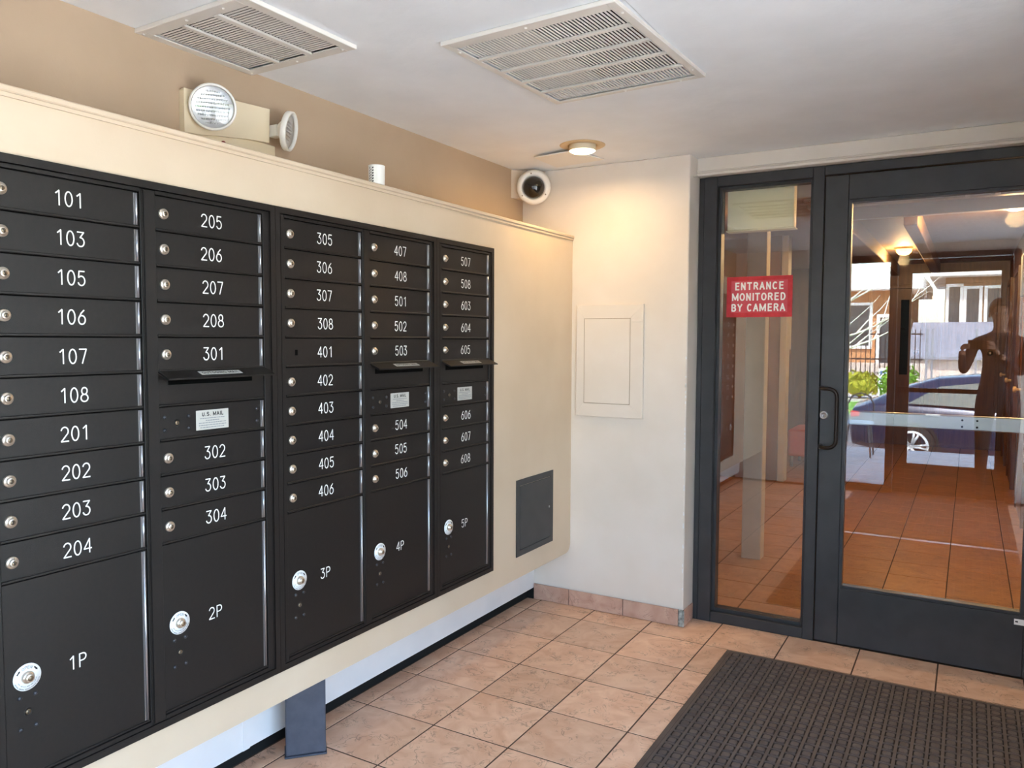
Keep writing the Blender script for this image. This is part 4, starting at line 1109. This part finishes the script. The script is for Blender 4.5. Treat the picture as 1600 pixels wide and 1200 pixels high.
# bare tree
u = root('bare_tree', (-4.6, -17.5, -.5), 'pale bare tree with long thin curving branches', 'tree')
b = MB(); tr = random.Random(11)
b.tube([(-4.6, -17.5, -.499), (-4.55, -17.5, .6), (-4.45, -17.5, 1.2), (-4.5, -17.5, 2.2), (-4.3, -17.4, 3.2)], [.16, .12, .10, .07, .03], 8)
b.build('trunk', m_bark, u)
def branch(p, d, L, r, lev, out):
    pts = [Vector(p)]; d = Vector(d).normalized()
    for i in range(6):
        d = (d+Vector((tr.uniform(-.1, .22), tr.uniform(-.1, .1), tr.uniform(-.02, .16)))).normalized(); pts.append(pts[-1]+d*L/6)
    out.append((pts, [r*(1-.13*i) for i in range(7)]))
    if lev: 
        for i in (2, 3, 4, 5): branch(pts[i], (d+Vector((tr.uniform(-.4, .5), tr.uniform(-.3, .3), tr.uniform(-.1, .9)))), L*.55, r*.5, lev-1, out)
outs = []
for z, dx, dz in ((.75, 1, .1), (1.15, 1, .32), (1.7, .9, .6), (2.1, .8, .9), (.9, -.9, .4), (1.9, -.8, .7), (2.5, .4, 1.0)): branch((-4.5, -17.5, z), (dx, .1, dz), 3.3 if dx > 0 else 1.6, .05, 1, outs)
b = MB()
for pts, rad in outs: b.tube(pts, rad, 5, cap=False)
b.build('branches', m_bark, u)
# chair on the pavement
m_chairm = mat('chair_tube', '#6f6a66', .4, .6); m_seatb = mat('blue_grey_seat', '#a9bccb', .5)
u = root('patio_chair', (-1.12, -2.55, 0), 'small metal patio chair with a round blue grey seat outside the entrance', 'chair')
cx, cy = -1.14, -2.60
MB().lathe((cx, cy, .40), (0, 0, 1), [(0, 0), (.17, 0), (.18, .015), (.17, .03), (0, .035)], 28).build('seat', m_seatb, u)
for sx, sy in ((-1, -1), (1, -1), (-1, 1), (1, 1)):
    MB().tube([(cx+.12*sx, cy+.12*sy, .40), (cx+.16*sx, cy+.16*sy, .012)], .011, 8).build('leg', m_chairm, u)
MB().tube([(cx-.14, cy-.15, .41), (cx-.15, cy-.19, .62), (cx-.10, cy-.21, .72), (cx, cy-.22, .76), (cx+.10, cy-.21, .72), (cx+.15, cy-.19, .62), (cx+.14, cy-.15, .41)], .011, 8).build('back_hoop', m_chairm, u)

# ------------------------------------------------------------------ the person holding the phone (seen mirrored)
m_eye = mat('eye_white', '#b9b0a8', .4); m_skin = mat('skin', '#8a6450', .5); m_cloth = mat('dark_jacket', '#1c1a1c', .8, col2='#232023', scale=40); m_trou = mat('dark_trousers', '#16171b', .8); m_hair = mat('dark_hair', '#1a1310', .6); m_shoe = mat('black_shoes', '#0e0e0e', .5)
def skin_mesh(name, pts, edges, m, parent, root_i=0, sub=2, split=None):
    me = bpy.data.meshes.new(name); me.from_pydata([Vector(p[0]) for p in pts], edges, []); me.update()
    o = bpy.data.objects.new(name, me); COL.objects.link(o)
    md = o.modifiers.new('s', 'SKIN'); md.use_smooth_shade = True
    for i, p in enumerate(pts):
        r = p[1]; o.data.skin_vertices[0].data[i].radius = r if isinstance(r, tuple) else (r, r)
    o.data.skin_vertices[0].data[root_i].use_root = True
    sb = o.modifiers.new('b', 'SUBSURF'); sb.levels = sub; sb.render_levels = sub
    dg = bpy.context.evaluated_depsgraph_get(); nm = bpy.data.meshes.new_from_object(o.evaluated_get(dg)); bpy.data.objects.remove(o)
    nm.materials.clear()
    for mm in (m if isinstance(m, (list, tuple)) else [m]): nm.materials.append(mm)
    c = Vector((0, 0, 0)); n = 0
    for v in nm.vertices: c += v.co; n += 1
    c /= n
    if split:
        for p in nm.polygons: p.material_index = split(p.center)
    for p in nm.polygons: p.use_smooth = True
    nm.transform(Matrix.Translation(-c)); nm.name = name
    oo = bpy.data.objects.new(name, nm); place(oo, c, parent); return oo
PX, PY = .215, -.165
u = root('person', (PX, PY, .01), 'person in dark clothes standing behind the camera and holding up a phone', 'person')
J = {}
pts = []; ed = []
def jv(n, p, r): J[n] = len(pts); pts.append((p, r))
def je(*ns):
    for a, b_ in zip(ns, ns[1:]): ed.append((J[a], J[b_]))
jv('pelvis', (PX, PY, .95), (.155, .10)); jv('waist', (PX, PY, 1.10), (.135, .092)); jv('chest', (PX, PY, 1.28), (.155, .105)); jv('upper', (PX, PY, 1.40), (.13, .085)); jv('neck', (PX, PY, 1.49), .052); jv('skull0', (PX, PY+.012, 1.56), .058)
jv('head', (PX-.004, PY+.018, 1.635), (.076, .090)); jv('crown', (PX-.004, PY+.010, 1.71), (.066, .078))
for s, n in ((-1, 'l'), (1, 'r')):
    jv('hip'+n, (PX+s*.095, PY, .88), .092); jv('knee'+n, (PX+s*.105, PY+.012, .49), .058); jv('ank'+n, (PX+s*.11, PY-.02, .10), .038); jv('toe'+n, (PX+s*.12, PY+.075, .055), .036)
    jv('sh'+n, (PX+s*.185, PY, 1.385), .056)
jv('ell', (-.050, PY+.015, 1.125), .041); jv('wrl', (-.062, -.062, 1.325), .027); jv('elr', (.375, PY+.02, 1.12), .041); jv('wrr', (.215, -.052, 1.285), .027)
je('pelvis', 'waist', 'chest', 'upper', 'neck', 'skull0', 'head', 'crown')
for n in 'lr': je('pelvis', 'hip'+n, 'knee'+n, 'ank'+n, 'toe'+n); je('upper', 'sh'+n, 'el'+n, 'wr'+n)
def part_of(c):
    if c.z > 1.475: return 0
    if c.z < .085: return 3
    if c.z < .93: return 2
    if abs(c.x+.062) < .05 and c.y > -.075 and c.z > 1.28 or (abs(c.x-.215) < .05 and c.y > -.062 and c.z > 1.24): return 0
    return 1
skin_mesh('body', pts, ed, [m_skin, m_cloth, m_trou, m_shoe], u, split=part_of)
# hair, face
hx, hy, hz = PX-.004, PY+.010, 1.655
b = MB().ball((hx, hy-.012, hz+.018), .094, 3, (.93, 1.06, 1.04))
for v in list(b.bm.verts):
    if v.co.y > hy+.062 and v.co.z < hz+.055: v.co.y = hy+.055-(.055-(v.co.z-hz))*.35
    if v.co.z < hz-.05: v.co.z = hz-.05
b.build('hair', m_hair, u)
b = MB()
for s in (-1, 1):
    b.ball((hx+s*.031, hy+.0825, 1.632), .0105, 2)
    b.mi = 1; b.ball((hx+s*.031, hy+.0900, 1.632), .0062, 1); b.mi = 0
b.build('eyes', [m_eye, m_ink], u)
MB().prism([(hx-.011, hy+.088, 1.600), (hx+.011, hy+.088, 1.600), (hx+.004, hy+.088, 1.638), (hx-.004, hy+.088, 1.638)], (0, .020, 0)).build('nose', m_skin, u)
MB().ball((hx, hy+.086, 1.578), .019, 2, (1, .35, .28)).build('mouth', mat('lips', '#8f5648', .5), u)
b = MB()
for s in (-1, 1): b.ball((hx+s*.080, hy+.005, 1.622), .024, 2, (.35, .7, 1.15))
b.build('ears', m_skin, u)
# phone: a thing of its own
ph = root('phone', (.058, -.016, 1.36), 'black phone held up in both hands by the person', 'phone')
b = MB().box(-.020, -.0165, 1.331, .136, -.0085, 1.409, bev=.0035, seg=2); b.mi = 1; b.box(-.014, -.0171, 1.335, .130, -.0166, 1.405)
b.build('phone_body', [m_boxdark, m_gl2], ph)
b = MB().box(-.012, -.0084, 1.378, .018, -.0062, 1.406, bev=.001); b.build('camera_bump', m_boxdark, ph)
# hands: palm plus four fingers and a thumb, curled round the phone ends
def hand(s, wr, name):
    """s=-1: at the phone's low-x end, s=1: at the high-x end"""
    W = Vector(wr); xe = -.020 if s < 0 else .136
    P = []; E_ = []
    def v(p, r): P.append((p, r)); return len(P)-1
    w = v(W, (.024, .018)); pm = v(Vector((xe+s*.030, -.045, 1.345)), (.026, .016)); kn = v(Vector((xe+s*.026, -.028, 1.362)), (.024, .013))
    E_ += [(w, pm), (pm, kn)]
    for k, (dz, L) in enumerate(((.026, .94), (.008, 1.0), (-.010, .93), (-.027, .78))):
        z0 = 1.368+dz
        a = v(Vector((xe+s*.024, -.012, z0)), .0085); b1 = v(Vector((xe+s*.008, .0005, z0+.001)), .0080); c1_ = v(Vector((xe-s*.010*L, .0035, z0+.002)), .0070); d1 = v(Vector((xe-s*.022*L, .0010, z0+.002)), .0060)
        E_ += [(kn, a), (a, b1), (b1, c1_), (c1_, d1)]
    t1 = v(Vector((xe+s*.020, -.042, 1.350)), .011); t2 = v(Vector((xe-s*.004, -.032, 1.352)), .0098); t3 = v(Vector((xe-s*.026, -.0262, 1.360)), .0085)
    E_ += [(pm, t1), (t1, t2), (t2, t3)]
    if s < 0:   # keep fingertips clear of the lens: lower them a little
        for i, (p, r) in enumerate(P):
            if i > 2 and p.y > -.02: p.z = 1.345+(p.z-1.345)*.55-.002; p.x -= .004
    return skin_mesh(name, P, E_, m_skin, u, sub=2)
hand(-1, (-.062, -.062, 1.325), 'hand'); hand(1, (.215, -.052, 1.285), 'hand')
